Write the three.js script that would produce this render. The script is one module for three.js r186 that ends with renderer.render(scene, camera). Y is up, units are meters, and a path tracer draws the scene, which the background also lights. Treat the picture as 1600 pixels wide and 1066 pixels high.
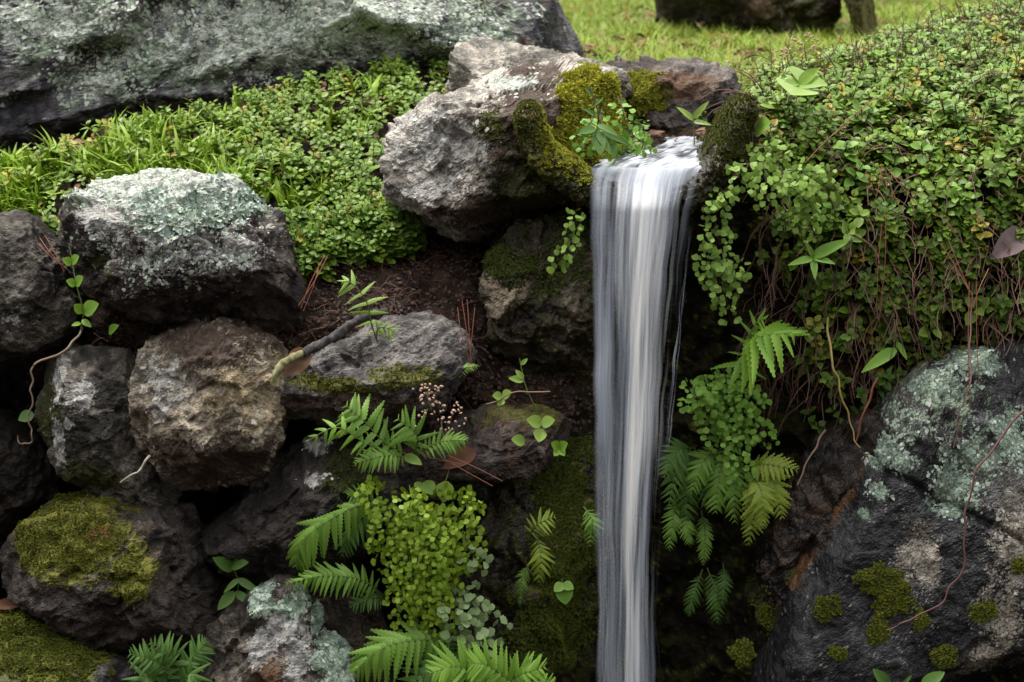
import * as THREE from 'three';
import { mergeGeometries } from 'three/addons/utils/BufferGeometryUtils.js';
import { createNoise3D } from 'simplex-noise';

// ---------- camera, sky, sun, exposure ----------
const F = 2600, PITCH = 12 * Math.PI / 180, EYE = new THREE.Vector3(0, 2.6 * Math.sin(PITCH), 2.6 * Math.cos(PITCH));
const scene = new THREE.Scene();
const camera = new THREE.PerspectiveCamera(2 * Math.atan(533 / F) * 180 / Math.PI, 1600 / 1066, 0.05, 400);
camera.position.copy(EYE); camera.lookAt(0, 0, 0); camera.updateMatrixWorld();
camera.focus = 2.5; camera.userData.fStop = 6.3;
{
  const w = 64, h = 32, d = new Float32Array(w * h * 4);
  for (let j = 0; j < h; j++) for (let i = 0; i < w; i++) {
    const el = ((j + 0.5) / h - 0.5) * Math.PI, s = Math.max(0, Math.sin(el)), L = (1 + 2 * s) / 3, o = (j * w + i) * 4;
    d[o] = 1.0 * L; d[o + 1] = 1.0 * L; d[o + 2] = 1.0 * L; d[o + 3] = 1;
  }
  const t = new THREE.DataTexture(d, w, h, THREE.RGBAFormat, THREE.FloatType);
  t.mapping = THREE.EquirectangularReflectionMapping; t.magFilter = t.minFilter = THREE.LinearFilter; t.needsUpdate = true;
  scene.background = t; scene.environment = t; scene.backgroundIntensity = scene.environmentIntensity = 0.8;
}
const sun = new THREE.DirectionalLight(new THREE.Color(1, 0.95, 0.86), 1.5);
sun.position.set(-2.6, 9, -1.6); sun.castShadow = true; sun.shadow.radius = 34;
Object.assign(sun.shadow.camera, { left: -4, right: 4, top: 4, bottom: -4, near: 0.1, far: 30 }); sun.shadow.mapSize.set(2048, 2048);
scene.add(sun);
const renderer = new THREE.WebGLRenderer({ antialias: true });
renderer.toneMapping = THREE.LinearToneMapping; renderer.toneMappingExposure = 3.3; renderer.shadowMap.enabled = true;

// ---------- helpers ----------
let seedState = 1;
const rnd = () => { seedState = (seedState + 0x6d2b79f5) | 0; let t = Math.imul(seedState ^ (seedState >>> 15), 1 | seedState); t = (t + Math.imul(t ^ (t >>> 7), 61 | t)) ^ t; return ((t ^ (t >>> 14)) >>> 0) / 4294967296; };
const reseed = (s) => { seedState = s * 7919 + 13; };
const rr = (a, b) => a + (b - a) * rnd();
const noise = createNoise3D(rnd);
const clamp = (x, a = 0, b = 1) => x < a ? a : x > b ? b : x;
const sstep = (a, b, x) => { const t = clamp((x - a) / (b - a)); return t * t * (3 - 2 * t); };
const lerp = (a, b, t) => a + (b - a) * t;
const fbm = (x, y, z, f, oct = 4, gain = 0.5) => { let s = 0, a = 1, n = 0; for (let i = 0; i < oct; i++) { s += a * noise(x * f, y * f, z * f); n += a; a *= gain; f *= 2.03; } return s / n; };
const ridged = (x, y, z, f, oct = 3) => { let s = 0, a = 1, n = 0; for (let i = 0; i < oct; i++) { s += a * (1 - Math.abs(noise(x * f, y * f, z * f))); n += a; a *= 0.5; f *= 2.1; } return s / n; };
const V = (x, y, z) => new THREE.Vector3(x, y, z);
const SP = Math.sin(PITCH), CP = Math.cos(PITCH);
// the place's layout was measured on the photograph: column, row and a depth give a point of the place
function at(u, v, z) {
  const x = (u - 800) / F, y = (533 - v) / F, dy = y * CP - SP, dz = -y * SP - CP, t = (z - EYE.z) / dz;
  return V(EYE.x + x * t, EYE.y + dy * t, z);
}
const taken = {};
const numbered = (n) => { const k = taken[n] = (taken[n] ?? -1) + 1; return k ? n + '_' + String(k).padStart(3, '0') : n; };
function tag(o, label, category, group, kind) { if (label) o.userData.label = label; if (category) o.userData.category = category; if (group) o.userData.group = group; if (kind) o.userData.kind = kind; return o; }
function shadows(o) { o.traverse((c) => { if (c.isMesh) { c.castShadow = true; c.receiveShadow = true; } }); return o; }
function meshOf(name, geo, mat, parent) { const m = new THREE.Mesh(geo, mat); m.name = parent === scene ? numbered(name) : name; m.castShadow = m.receiveShadow = true; parent.add(m); return m; }
function base(name, p, label, category, group) { const g = new THREE.Group(); g.name = numbered(name); g.position.copy(p); scene.add(g); return tag(g, label, category, group); }
function geoFrom(pos, idx, col, uv) {
  const g = new THREE.BufferGeometry();
  g.setAttribute('position', new THREE.BufferAttribute(pos instanceof Float32Array ? pos : new Float32Array(pos), 3));
  g.setIndex(new THREE.BufferAttribute(idx instanceof Uint32Array ? idx : new Uint32Array(idx), 1));
  if (col) g.setAttribute('color', new THREE.BufferAttribute(new Float32Array(col), col.length / (pos.length / 3)));
  if (uv) g.setAttribute('uv', new THREE.BufferAttribute(new Float32Array(uv), 2));
  g.computeVertexNormals();
  return g;
}
const mat = (o) => new THREE.MeshPhysicalMaterial(o);
const rgb = (r, g, b) => new THREE.Color().setRGB(r, g, b);
const leafMat = (r, g, b, o = {}) => mat({ color: rgb(r, g, b), roughness: 0.5, specularIntensity: 0.45, transmission: 0.35, thickness: 0, vertexColors: true, side: THREE.DoubleSide, ...o });
// a fine grain relief shared by stone and soil
function grainTexture(size, make) {
  const d = new Uint8Array(size * size * 4);
  for (let j = 0; j < size; j++) for (let i = 0; i < size; i++) { const c = clamp(make(i / size, j / size)) * 255, o = (j * size + i) * 4; d[o] = d[o + 1] = d[o + 2] = c; d[o + 3] = 255; }
  const t = new THREE.DataTexture(d, size, size); t.wrapS = t.wrapT = THREE.RepeatWrapping; t.magFilter = THREE.LinearFilter; t.needsUpdate = true; return t;
}

// ---------- colour of stone ----------
const C = {
  grey: [0.16, 0.155, 0.145], dark: [0.035, 0.031, 0.03], brown: [0.07, 0.048, 0.036], tan: [0.34, 0.27, 0.17], pale: [0.3, 0.29, 0.275], violet: [0.085, 0.078, 0.085],
  lichenWhite: [0.42, 0.45, 0.4], lichenGreen: [0.18, 0.23, 0.16], lichenMint: [0.24, 0.31, 0.245], lichenGrey: [0.24, 0.24, 0.23], moss: [0.105, 0.104, 0.014], mossDark: [0.03, 0.032, 0.008], rust: [0.11, 0.048, 0.016], soil: [0.055, 0.031, 0.021], sandAndLit: [0.28, 0.245, 0.2],  // last tone: sandy patches on the slab, painted light on the far boulder
};
function paint(p, n, spec, out) {
  const [x, y, z] = p;
  const a = fbm(x, y, z, spec.f1 ?? 9, 3), b = fbm(x + 7, y, z, 42, 3, 0.6), g = noise(x * 330, y * 330, z * 330), g2 = noise(x * 150 + 5, y * 150, z * 150);
  const t = sstep(-0.35, 0.45, a + 0.35 * b);
  const m = 1.5 * (1 + 0.5 * b + 0.12 * g + 0.2 * g2);
  for (let k = 0; k < 3; k++) out[k] = lerp(spec.c0[k], spec.c1[k], t) * Math.max(0.25, m);
  for (const L of spec.layers ?? []) {
    let w = L.bias ?? 0;
    if (L.spots) { let best = -1; for (const s of L.spots) { const dx = (x - s.x) / s.rx, dy = (y - s.y) / s.ry, d = 1 - Math.hypot(dx, dy); if (d > best) best = d; } w += Math.max(best, -0.8) * (L.k ?? 1.1); }
    if (L.line) { let best = 9; for (const [p0, p1] of L.line) { const vx = p1.x - p0.x, vy = p1.y - p0.y, q = clamp(((x - p0.x) * vx + (y - p0.y) * vy) / (vx * vx + vy * vy)); best = Math.min(best, Math.hypot(x - p0.x - q * vx, y - p0.y - q * vy)); } w += 1 - best / L.width; }
    if (L.up) w += L.up * n[1];
    w += (L.n ?? 0.5) * 1.25 * fbm(x + L.s, y - L.s, z, L.f ?? 24, 5, 0.7) + (L.nf ?? 0.16) * 1.5 * noise(x * 240, y * 240 + L.s, z * 240);
    w = sstep(-(L.soft ?? 0.05), L.soft ?? 0.05, w) * (L.cover ?? 1);
    if (w > 0) { const c = C[L.kind], mm = 1.5 * (1 + 0.5 * fbm(x, y + 3, z, 60, 3, 0.7) + 0.2 * g); for (let k = 0; k < 3; k++) out[k] = lerp(out[k], c[k] * mm, w); }
  }
  return out;
}
const spot = (u, v, r, z, ry) => { const p = at(u, v, z); return { x: p.x, y: p.y, rx: r / 1000, ry: (ry ?? r) / 1000 }; };
const h2 = (i, j, q) => { let t = Math.imul(i + 11, 374761393) ^ Math.imul(j + 7, 668265263) ^ Math.imul(q + 3, 1274126177); t = Math.imul(t ^ (t >>> 13), 1274126177); t = Math.imul(t ^ (t >>> 15), 2246822519); return ((t ^ (t >>> 16)) >>> 0) / 4294967296; };
const tileNoise = (u, v, n, q) => { const x = u * n, y = v * n, i = Math.floor(x), j = Math.floor(y), f = x - i, g = y - j, a = f * f * (3 - 2 * f), b = g * g * (3 - 2 * g), w = (p, r) => h2((i + p) % n, (j + r) % n, q); return lerp(lerp(w(0, 0), w(1, 0), a), lerp(w(0, 1), w(1, 1), a), b); };
// mineral grain: fine dark and pale crystals, 0.25 m to a tile
const grain = grainTexture(512, (u, v) => { const a = tileNoise(u, v, 256, 1), b = tileNoise(u, v, 128, 2), c = tileNoise(u, v, 56, 3), d = tileNoise(u, v, 20, 4); return 0.6 + 0.3 * (a - 0.5) + 0.42 * (b - 0.5) + 0.36 * (c - 0.5) + 0.22 * (d - 0.5) + (b > 0.86 ? 0.22 : 0) - (c > 0.84 ? 0.2 : 0); });
const stoneMat = mat({ vertexColors: true, roughness: 0.78, specularIntensity: 0.5, map: grain, bumpMap: grain, bumpScale: 0.0022 });
const wetMat = mat({ vertexColors: true, roughness: 0.34, specularIntensity: 0.5, map: grain, bumpMap: grain, bumpScale: 0.002 });
const grainUV = (pos, cx = 0, cy = 0, cz = 0) => { const uv = new Float32Array(pos.length / 3 * 2); for (let i = 0, k = 0; i < pos.length; i += 3) { const x = pos[i] + cx, y = pos[i + 1] + cy, z = pos[i + 2] + cz; uv[k++] = (x + 0.62 * z) * 4; uv[k++] = (y - 0.71 * z) * 4; } return new THREE.BufferAttribute(uv, 2); };

// broken faces: each cell of a jittered lattice is a small tilted facet
const h3 = (i, j, k, q) => { let t = Math.imul(i, 374761393) ^ Math.imul(j, 668265263) ^ Math.imul(k, 2147483647 - 977) ^ Math.imul(q, 1274126177); t = Math.imul(t ^ (t >>> 13), 1274126177); return ((t ^ (t >>> 16)) >>> 0) / 4294967296; };
function chips(x, y, z) {
  const i0 = Math.floor(x), j0 = Math.floor(y), k0 = Math.floor(z); let b1 = 9, b2 = 9, v1 = 0, v2 = 0;
  for (let i = i0 - 1; i <= i0 + 1; i++) for (let j = j0 - 1; j <= j0 + 1; j++) for (let k = k0 - 1; k <= k0 + 1; k++) {
    const dx = x - i - h3(i, j, k, 1), dy = y - j - h3(i, j, k, 2), dz = z - k - h3(i, j, k, 3), d = dx * dx + dy * dy + dz * dz;
    if (d < b2) { const v = h3(i, j, k, 4) - 0.5 + 0.9 * ((h3(i, j, k, 5) - 0.5) * dx + (h3(i, j, k, 6) - 0.5) * dy + (h3(i, j, k, 7) - 0.5) * dz); if (d < b1) { b2 = b1; v2 = v1; b1 = d; v1 = v; } else { b2 = d; v2 = v; } }
  }
  return lerp(v1, v2, 0.5 * (1 - sstep(0, 0.12, b2 - b1)));
}

// ---------- stones: a closed body grown from a centre, its girth measured, its faces cut by planes, then weathered ----------
function stone(o) {
  reseed(o.seed ?? 1);
  const pts = o.outline.map(([u, v]) => at(u, v, o.z));
  const c = V(0, 0, 0); for (const p of pts) c.add(p); c.multiplyScalar(1 / pts.length);
  if (o.centre) c.copy(at(o.centre[0], o.centre[1], o.z));
  for (const p of pts) p.sub(c).multiplyScalar(o.grow ?? 1.045).add(c);
  const NA = 256; let R = new Float32Array(NA);
  for (let i = 0; i < NA; i++) {
    const th = i / NA * 2 * Math.PI, dx = Math.cos(th), dy = Math.sin(th); let best = 0.02;
    for (let k = 0; k < pts.length; k++) {
      const a = pts[k], b = pts[(k + 1) % pts.length], ax = a.x - c.x, ay = a.y - c.y, ex = b.x - a.x, ey = b.y - a.y, den = dx * ey - dy * ex;
      if (Math.abs(den) < 1e-9) continue;
      const t = (ax * ey - ay * ex) / den, s = (ax * dy - ay * dx) / den;
      if (t > 0 && s >= -1e-6 && s <= 1 + 1e-6 && t > best) best = t;
    }
    R[i] = best;
  }
  for (let pass = 0; pass < (o.smooth ?? 1); pass++) { const Q = new Float32Array(NA); for (let i = 0; i < NA; i++) Q[i] = (R[(i + NA - 1) % NA] + 2 * R[i] + R[(i + 1) % NA]) / 4; R = Q; }
  const radius = (th) => { const q = ((th / (2 * Math.PI)) % 1 + 1) % 1 * NA, i = Math.floor(q), f = q - i; return R[i % NA] * (1 - f) + R[(i + 1) % NA] * f; };
  const mean = R.reduce((s, r) => s + r, 0) / NA, df = o.front, db = o.back ?? o.front, p = o.power ?? 3.1;
  const r0 = (d) => { const rho = Math.hypot(d[0], d[1]), a = rho / radius(Math.atan2(d[1], d[0])), b = Math.abs(d[2]) / (d[2] > 0 ? df : db); return Math.pow(Math.pow(a, p) + Math.pow(b, p), -1 / p); };
  const planes = (o.planes ?? []).map(([x, y, z, k]) => { const l = Math.hypot(x, y, z), n = [x / l, y / l, z / l]; return [...n, r0(n) * k]; });
  for (let i = 0; i < (o.cuts ?? 7); i++) { const th = rr(0, 2 * Math.PI), zz = rr(0.3, 0.95), q = Math.sqrt(1 - zz * zz), n = [Math.cos(th) * q, Math.sin(th) * q, zz]; planes.push([...n, r0(n) * rr(o.cutMin ?? 0.84, 0.97)]); }
  const N = Math.round((o.res ?? 150) * 0.85), M = Math.round(N * (o.side ?? 0.3)), map = new Map(), pos = [], idx = [];
  const off = rr(0, 50), amp = (o.rough ?? 1) * mean;
  const warp = (t) => Math.tan(t * 0.7854);
  let sx = 0, sy = 0; for (let i = 0; i < NA; i++) { sx = Math.max(sx, Math.abs(R[i] * Math.cos(i / NA * 6.2832))); sy = Math.max(sy, Math.abs(R[i] * Math.sin(i / NA * 6.2832))); }
  const ext = [sx, sy, (df + db) / 2], chipF = (o.chipF ?? 2.6) / mean, chipA = (o.chip ?? 1) * 0.095 * mean;
  const soft = 0.012 * mean;
  const hull = (d) => { let r = r0(d); for (const [a, b, e, h] of planes) { const q = a * d[0] + b * d[1] + e * d[2]; if (q > 0.02) { const rp = h / q; const hh = Math.max(soft - Math.abs(r - rp), 0) / soft; r = Math.min(r, rp) - hh * hh * soft * 0.25; } } return r; };
  // a coarse lattice over the body, relaxed so that its cells are of even size
  const GN = 28, GM = 14, cell = new Map(), cp = [], nb = [], gkey = (i, j, k) => (i * 64 + j) * 64 + k;
  for (let i = 0; i <= GN; i++) for (let j = 0; j <= GN; j++) for (let k = 0; k <= GM; k++) { if (i % GN && j % GN && k % GM) continue; let d = [warp(2 * i / GN - 1), warp(2 * j / GN - 1), warp(2 * k / GM - 1)], l = Math.hypot(...d); d = d.map((e, q) => e / l * ext[q]); l = Math.hypot(...d); d = d.map((e) => e / l); const r = hull(d); cell.set(gkey(i, j, k), cp.length); cp.push([d[0] * r, d[1] * r, d[2] * r, i, j, k]); }
  for (const [, , , i, j, k] of cp) { const l = []; for (const [a, b, e] of [[1, 0, 0], [-1, 0, 0], [0, 1, 0], [0, -1, 0], [0, 0, 1], [0, 0, -1]]) { const q = i + a < 0 || j + b < 0 || k + e < 0 ? undefined : cell.get(gkey(i + a, j + b, k + e)); if (q !== undefined) l.push(q); } nb.push(l); }
  for (let it = 0; it < 60; it++) for (let v = 0; v < cp.length; v++) { const q = [0, 0, 0]; for (const w of nb[v]) for (let a = 0; a < 3; a++) q[a] += cp[w][a] / nb[v].length; for (let a = 0; a < 3; a++) q[a] = 0.4 * cp[v][a] + 0.6 * q[a]; const l = Math.hypot(...q), d = q.map((e) => e / l), r = hull(d); for (let a = 0; a < 3; a++) cp[v][a] = d[a] * r; }
  for (const q of cp) { const l = Math.hypot(q[0], q[1], q[2]); q[0] /= l; q[1] /= l; q[2] /= l; }
  const dirAt = (x, y, z) => {
    const i = Math.min(GN - 1, Math.floor(x)), j = Math.min(GN - 1, Math.floor(y)), k = Math.min(GM - 1, Math.floor(z)), fx = x - i, fy = y - j, fz = z - k, o3 = [0, 0, 0];
    for (let a = 0; a < 2; a++) for (let b = 0; b < 2; b++) for (let e = 0; e < 2; e++) { const w = (a ? fx : 1 - fx) * (b ? fy : 1 - fy) * (e ? fz : 1 - fz); if (w < 1e-9) continue; const q = cp[cell.get(gkey(i + a, j + b, k + e))]; o3[0] += w * q[0]; o3[1] += w * q[1]; o3[2] += w * q[2]; }
    const l = Math.hypot(...o3); return o3.map((e) => e / l);
  };
  const vert = (i, j, k) => {
    const key = (i * 2000 + j) * 2000 + k; let id = map.get(key);
    if (id !== undefined) return id;
    const d = dirAt(i / N * GN, j / N * GN, (1 - Math.pow(1 - k / M, 1.6)) * GM); let l;
    let m = d.map((e, q) => e / (ext[q] * ext[q])); l = Math.hypot(...m); m = m.map((e) => e / l);
    const r = hull(d), x = c.x + d[0] * r + off, y = c.y + d[1] * r, z = o.z + d[2] * r;
    let e = amp * (0.085 * fbm(x, y, z, 1.1 / mean, 3) + 0.06 * (ridged(x + 9, y, z, 2.2 / mean, 2) - 0.6));
    const wx = x + 0.12 * mean * noise(x * 3 / mean, y * 3 / mean, z * 3 / mean), wy = y + 0.12 * mean * noise(x * 3 / mean + 9, y * 3 / mean, z * 3 / mean);
    e += chipA * chips(wx * chipF, wy * chipF, z * chipF) + chipA * 0.25 * chips(wx * chipF * 2.7, wy * chipF * 2.7, z * chipF * 2.7);
    e += Math.min(amp, 0.16) * (0.034 * fbm(x, y, z, 16, 3, 0.5) + 0.015 * fbm(x, y, z, 60, 2, 0.5)) + (o.pit ?? 1) * (0.0009 * noise(x * 210, y * 210, z * 210) + 0.0006 * noise(x * 420, y * 420, z * 420));
    if (o.ledge) for (const L of o.ledge) { const q = (d[0] * r + c.x - L.p.x) * L.n[0] + (d[1] * r + c.y - L.p.y) * L.n[1] + 0.03 * noise(x * 5, y * 5, z * 5) + 0.01 * noise(x * 22, y * 22, z * 22); e += L.dep * (sstep(-L.w, L.w, q) - 0.5) * Math.exp(-Math.abs(q) * 3); }
    if (o.crack) for (const [n0, n1, n2, h, w, dep] of o.crack) { const q = n0 * d[0] * r + n1 * d[1] * r + n2 * d[2] * r - h + 0.02 * noise(x * 9, y * 9, z * 9); e -= dep * Math.exp(-q * q / (w * w)); }
    id = pos.length / 3; pos.push(d[0] * r + m[0] * e, d[1] * r + m[1] * e, d[2] * r + m[2] * e); map.set(key, id); return id;
  };
  const face = (A, B, f, flip) => { for (let a = 0; a < A; a++) for (let b = 0; b < B; b++) { const q = [vert(...f(a, b)), vert(...f(a + 1, b)), vert(...f(a + 1, b + 1)), vert(...f(a, b + 1))]; if (flip) q.reverse(); idx.push(q[0], q[1], q[2], q[0], q[2], q[3]); } };
  face(N, N, (a, b) => [a, b, M]);
  { const ring = []; for (let a = 0; a < N; a++) ring.push([a, 0, 0]); for (let a = 0; a < N; a++) ring.push([N, a, 0]); for (let a = N; a > 0; a--) ring.push([a, N, 0]); for (let a = N; a > 0; a--) ring.push([0, a, 0]); const tail = pos.length / 3; const rb = hull([0, 0, -1]); pos.push(0, 0, -rb); const ids = ring.map((q) => vert(...q)); for (let a = 0; a < ids.length; a++) idx.push(tail, ids[(a + 1) % ids.length], ids[a]); }
  face(N, M, (a, b) => [a, 0, b]); face(N, M, (a, b) => [a, N, b], true);
  face(N, M, (a, b) => [0, a, b], true); face(N, M, (a, b) => [N, a, b]);
  const g = geoFrom(pos, idx), nn = g.attributes.normal.array, col = new Float32Array(pos.length), out = [0, 0, 0];
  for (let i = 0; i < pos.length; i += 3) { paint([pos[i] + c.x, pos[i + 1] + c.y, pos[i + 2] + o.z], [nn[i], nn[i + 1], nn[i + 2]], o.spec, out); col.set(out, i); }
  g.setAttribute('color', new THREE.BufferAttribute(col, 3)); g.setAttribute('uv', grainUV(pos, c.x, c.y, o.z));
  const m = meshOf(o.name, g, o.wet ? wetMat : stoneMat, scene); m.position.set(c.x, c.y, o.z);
  return tag(m, o.label, o.category ?? 'stone', o.group);
}
// random points on a mesh's faces, kept where the test says so
function sampleMesh(m, n, keep) {
  const g = m.geometry, P = g.attributes.position.array, I = g.index.array, Nn = g.attributes.normal.array, T = I.length / 3, cum = new Float32Array(T); let s = 0;
  for (let t = 0; t < T; t++) { const a = I[3 * t] * 3, b = I[3 * t + 1] * 3, d = I[3 * t + 2] * 3; const ux = P[b] - P[a], uy = P[b + 1] - P[a + 1], uz = P[b + 2] - P[a + 2], vx = P[d] - P[a], vy = P[d + 1] - P[a + 1], vz = P[d + 2] - P[a + 2]; s += Math.hypot(uy * vz - uz * vy, uz * vx - ux * vz, ux * vy - uy * vx); cum[t] = s; }
  const out = [];
  for (let k = 0; k < n; k++) {
    const q = rnd() * s; let lo = 0, hi = T - 1; while (lo < hi) { const mid = (lo + hi) >> 1; if (cum[mid] < q) lo = mid + 1; else hi = mid; }
    const a = I[3 * lo] * 3, b = I[3 * lo + 1] * 3, d = I[3 * lo + 2] * 3; let w1 = rnd(), w2 = rnd(); if (w1 + w2 > 1) { w1 = 1 - w1; w2 = 1 - w2; } const w0 = 1 - w1 - w2;
    const p = V(w0 * P[a] + w1 * P[b] + w2 * P[d], w0 * P[a + 1] + w1 * P[b + 1] + w2 * P[d + 1], w0 * P[a + 2] + w1 * P[b + 2] + w2 * P[d + 2]);
    const nrm = V(Nn[a] + Nn[b], Nn[a + 1] + Nn[b + 1], Nn[a + 2] + Nn[b + 2]).normalize();
    if (keep(p.clone().add(m.position), nrm)) out.push([p, nrm]);
  }
  return out;
}
// instanced mass: list of {p, up, s, col}
const UP = V(0, 1, 0), _q = new THREE.Quaternion(), _q2 = new THREE.Quaternion(), _m = new THREE.Matrix4();
function mass(name, geo, material, list, parent, label, category) {
  const im = new THREE.InstancedMesh(geo, material, list.length), c = new THREE.Color();
  im.name = parent === scene ? numbered(name) : name;
  list.forEach((e, i) => {
    _q.setFromUnitVectors(UP, e.up); _q2.setFromAxisAngle(UP, e.turn ?? rnd() * 6.283); _q.multiply(_q2);
    _m.compose(e.p, _q, typeof e.s === 'number' ? V(e.s, e.s, e.s) : e.s); im.setMatrixAt(i, _m); im.setColorAt(i, c.setRGB(...e.col));
  });
  im.castShadow = im.receiveShadow = true; im.userData.kind = 'stuff'; parent.add(im);
  if (parent === scene) tag(im, label, category);
  return im;
}

// ---------- small plant geometries ----------
// an oval leaf: base at the origin, along +z, face up (+y)
function leafGeo(L, W, curl, cup, rows = 4, tip = 1) {
  const pos = [], idx = [];
  for (let i = 0; i <= rows; i++) { const t = i / rows, w = W * Math.pow(Math.sin(Math.PI * Math.pow(clamp(t * 0.97 + 0.02), 0.8 * tip)), 0.75) * 0.5 + 0.0001, y = -curl * t * t; for (const s of [-1, 0, 1]) pos.push(s * w, y + Math.abs(s) * cup * w, L * t); }
  for (let i = 0; i < rows; i++) for (let k = 0; k < 2; k++) { const a = i * 3 + k; idx.push(a, a + 3, a + 1, a + 1, a + 3, a + 4); }
  const col = []; for (let i = 0; i <= rows; i++) for (const s of [-1, 0, 1]) { const k = (s ? 1.06 : 0.86) * (s < 0 ? 0.96 : 1.02) * (0.9 + 0.16 * i / rows); col.push(k * (s ? 1.05 : 1), k, k); }
  return geoFrom(pos, idx, col);
}
function placed(g, p, dirZ, up, s = 1) {
  const z = dirZ.clone().normalize(), x = up.clone().cross(z).normalize(), y = z.clone().cross(x);
  const m = new THREE.Matrix4().makeBasis(x, y, z); if (s !== 1) m.scale(typeof s === 'number' ? V(s, s, s) : s); m.setPosition(p);
  return g.clone().applyMatrix4(m);
}
function thinTube(pts, r0, r1, seg = 4, n) {
  const curve = new THREE.CatmullRomCurve3(pts), k = n ?? Math.max(2, (pts.length - 1) * 3), pos = [], idx = [];
  let N0 = V(0, 0, 1);
  for (let i = 0; i <= k; i++) {
    const t = i / k, p = curve.getPoint(t), T = curve.getTangent(t), B = T.clone().cross(N0); if (B.lengthSq() < 1e-6) B.set(1, 0, 0); B.normalize(); N0 = B.clone().cross(T).normalize();
    const r = lerp(r0, r1, t); for (let a = 0; a < seg; a++) { const th = a / seg * 2 * Math.PI, ca = Math.cos(th) * r, sa = Math.sin(th) * r; pos.push(p.x + N0.x * ca + B.x * sa, p.y + N0.y * ca + B.y * sa, p.z + N0.z * ca + B.z * sa); }
  }
  for (let i = 0; i < k; i++) for (let a = 0; a < seg; a++) { const b = (a + 1) % seg, q = i * seg; idx.push(q + a, q + b, q + seg + a, q + b, q + seg + b, q + seg + a); }
  return geoFrom(pos, idx);
}
const plain = (g) => { if (!g.attributes.color) g.setAttribute('color', new THREE.BufferAttribute(new Float32Array(g.attributes.position.count * 3).fill(0.9), 3)); return g; };
function strip(g) { const k = g.clone(); for (const n of Object.keys(k.attributes)) if (!['position', 'normal', 'color'].includes(n)) k.deleteAttribute(n); return plain(k); }
const merge = (list) => mergeGeometries(list.map(strip));
// creeping plant: a short upright shoot with crossed pairs of small round leaves
function sprig(pairs, spread, seed) {
  reseed(seed); const list = [];
  for (let i = 0; i < pairs; i++) {
    const h = 0.002 + i * 0.0075, s = lerp(1.05, 0.55, i / pairs), turn = i * 1.5708 + rr(-0.3, 0.3);
    for (const k of [0, 1]) { const a = turn + k * Math.PI + rr(-0.2, 0.2), el = lerp(0.12, 0.75, i / pairs) + rr(-0.15, 0.2), d = V(Math.cos(a) * Math.cos(el), Math.sin(el), Math.sin(a) * Math.cos(el)); list.push(placed(leafGeo(0.0155 * s * spread, 0.0125 * s * spread, 0.003 * s, 0.22), V(d.x * 0.002, h, d.z * 0.002), d, UP)); }
  }
  const st = thinTube([V(0.004, -0.03, 0), V(0, 0, 0), V(0, pairs * 0.0075, 0)], 0.0011, 0.0007, 3), sc = new Float32Array(st.attributes.position.count * 3); for (let i = 0; i < sc.length; i += 3) { sc[i] = 0.75; sc[i + 1] = 0.26; sc[i + 2] = 0.7; } st.setAttribute('color', new THREE.BufferAttribute(sc, 3)); list.push(st);
  return merge(list);
}
const sprigs = [sprig(3, 1, 11), sprig(4, 0.92, 12), sprig(2, 1.1, 13), sprig(3, 0.85, 14)];
function bladeGeo(L, W, lean, fold = 0.25) {
  const pos = [], idx = [], rows = 5;
  for (let i = 0; i <= rows; i++) { const t = i / rows, w = W * 0.5 * Math.pow(1 - t, 0.55) * (0.55 + 0.45 * Math.sin(Math.PI * Math.min(1, t * 1.6 + 0.15))) + 0.00008; for (const s of [-1, 0, 1]) pos.push(s * w, L * t * (1 - 0.3 * lean * t), lean * L * t * t + Math.abs(s) * w * fold); }
  for (let i = 0; i < rows; i++) for (let k = 0; k < 2; k++) { const a = i * 3 + k; idx.push(a, a + 1, a + 3, a + 1, a + 4, a + 3); }
  return geoFrom(pos, idx);
}
function tuft(n, L, W, seed) { reseed(seed); const l = []; for (let i = 0; i < n; i++) { const g = bladeGeo(L * rr(0.55, 1.1), W * rr(0.7, 1.1), rr(0.2, 0.9)); g.rotateX(rr(-0.1, 0.35)); g.rotateY(rr(0, 6.28)); g.translate(rr(-0.006, 0.006), 0, rr(-0.006, 0.006)); l.push(g); } return merge(l); }
const tufts = [tuft(5, 0.04, 0.011, 21), tuft(6, 0.034, 0.009, 22), tuft(4, 0.05, 0.012, 23)];
const lawnTufts = [tuft(9, 0.045, 0.006, 24), tuft(8, 0.055, 0.0055, 25)];
// moss: a star of tiny pointed leaves
function mossGeo(seed, n, L) { reseed(seed); const l = []; for (let i = 0; i < n; i++) { const a = i * 2.4, el = rr(0.25, 1.35), d = V(Math.cos(a) * Math.cos(el), Math.sin(el), Math.sin(a) * Math.cos(el)); l.push(placed(leafGeo(L * rr(0.7, 1.1), L * 0.34, L * 0.12, 0.3, 2), V(0, 0, 0), d, V(0, 1, 0.01))); } return merge(l); }
const mossStar = mossGeo(31, 9, 0.0052), mossFeather = mossGeo(32, 7, 0.009);

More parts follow.
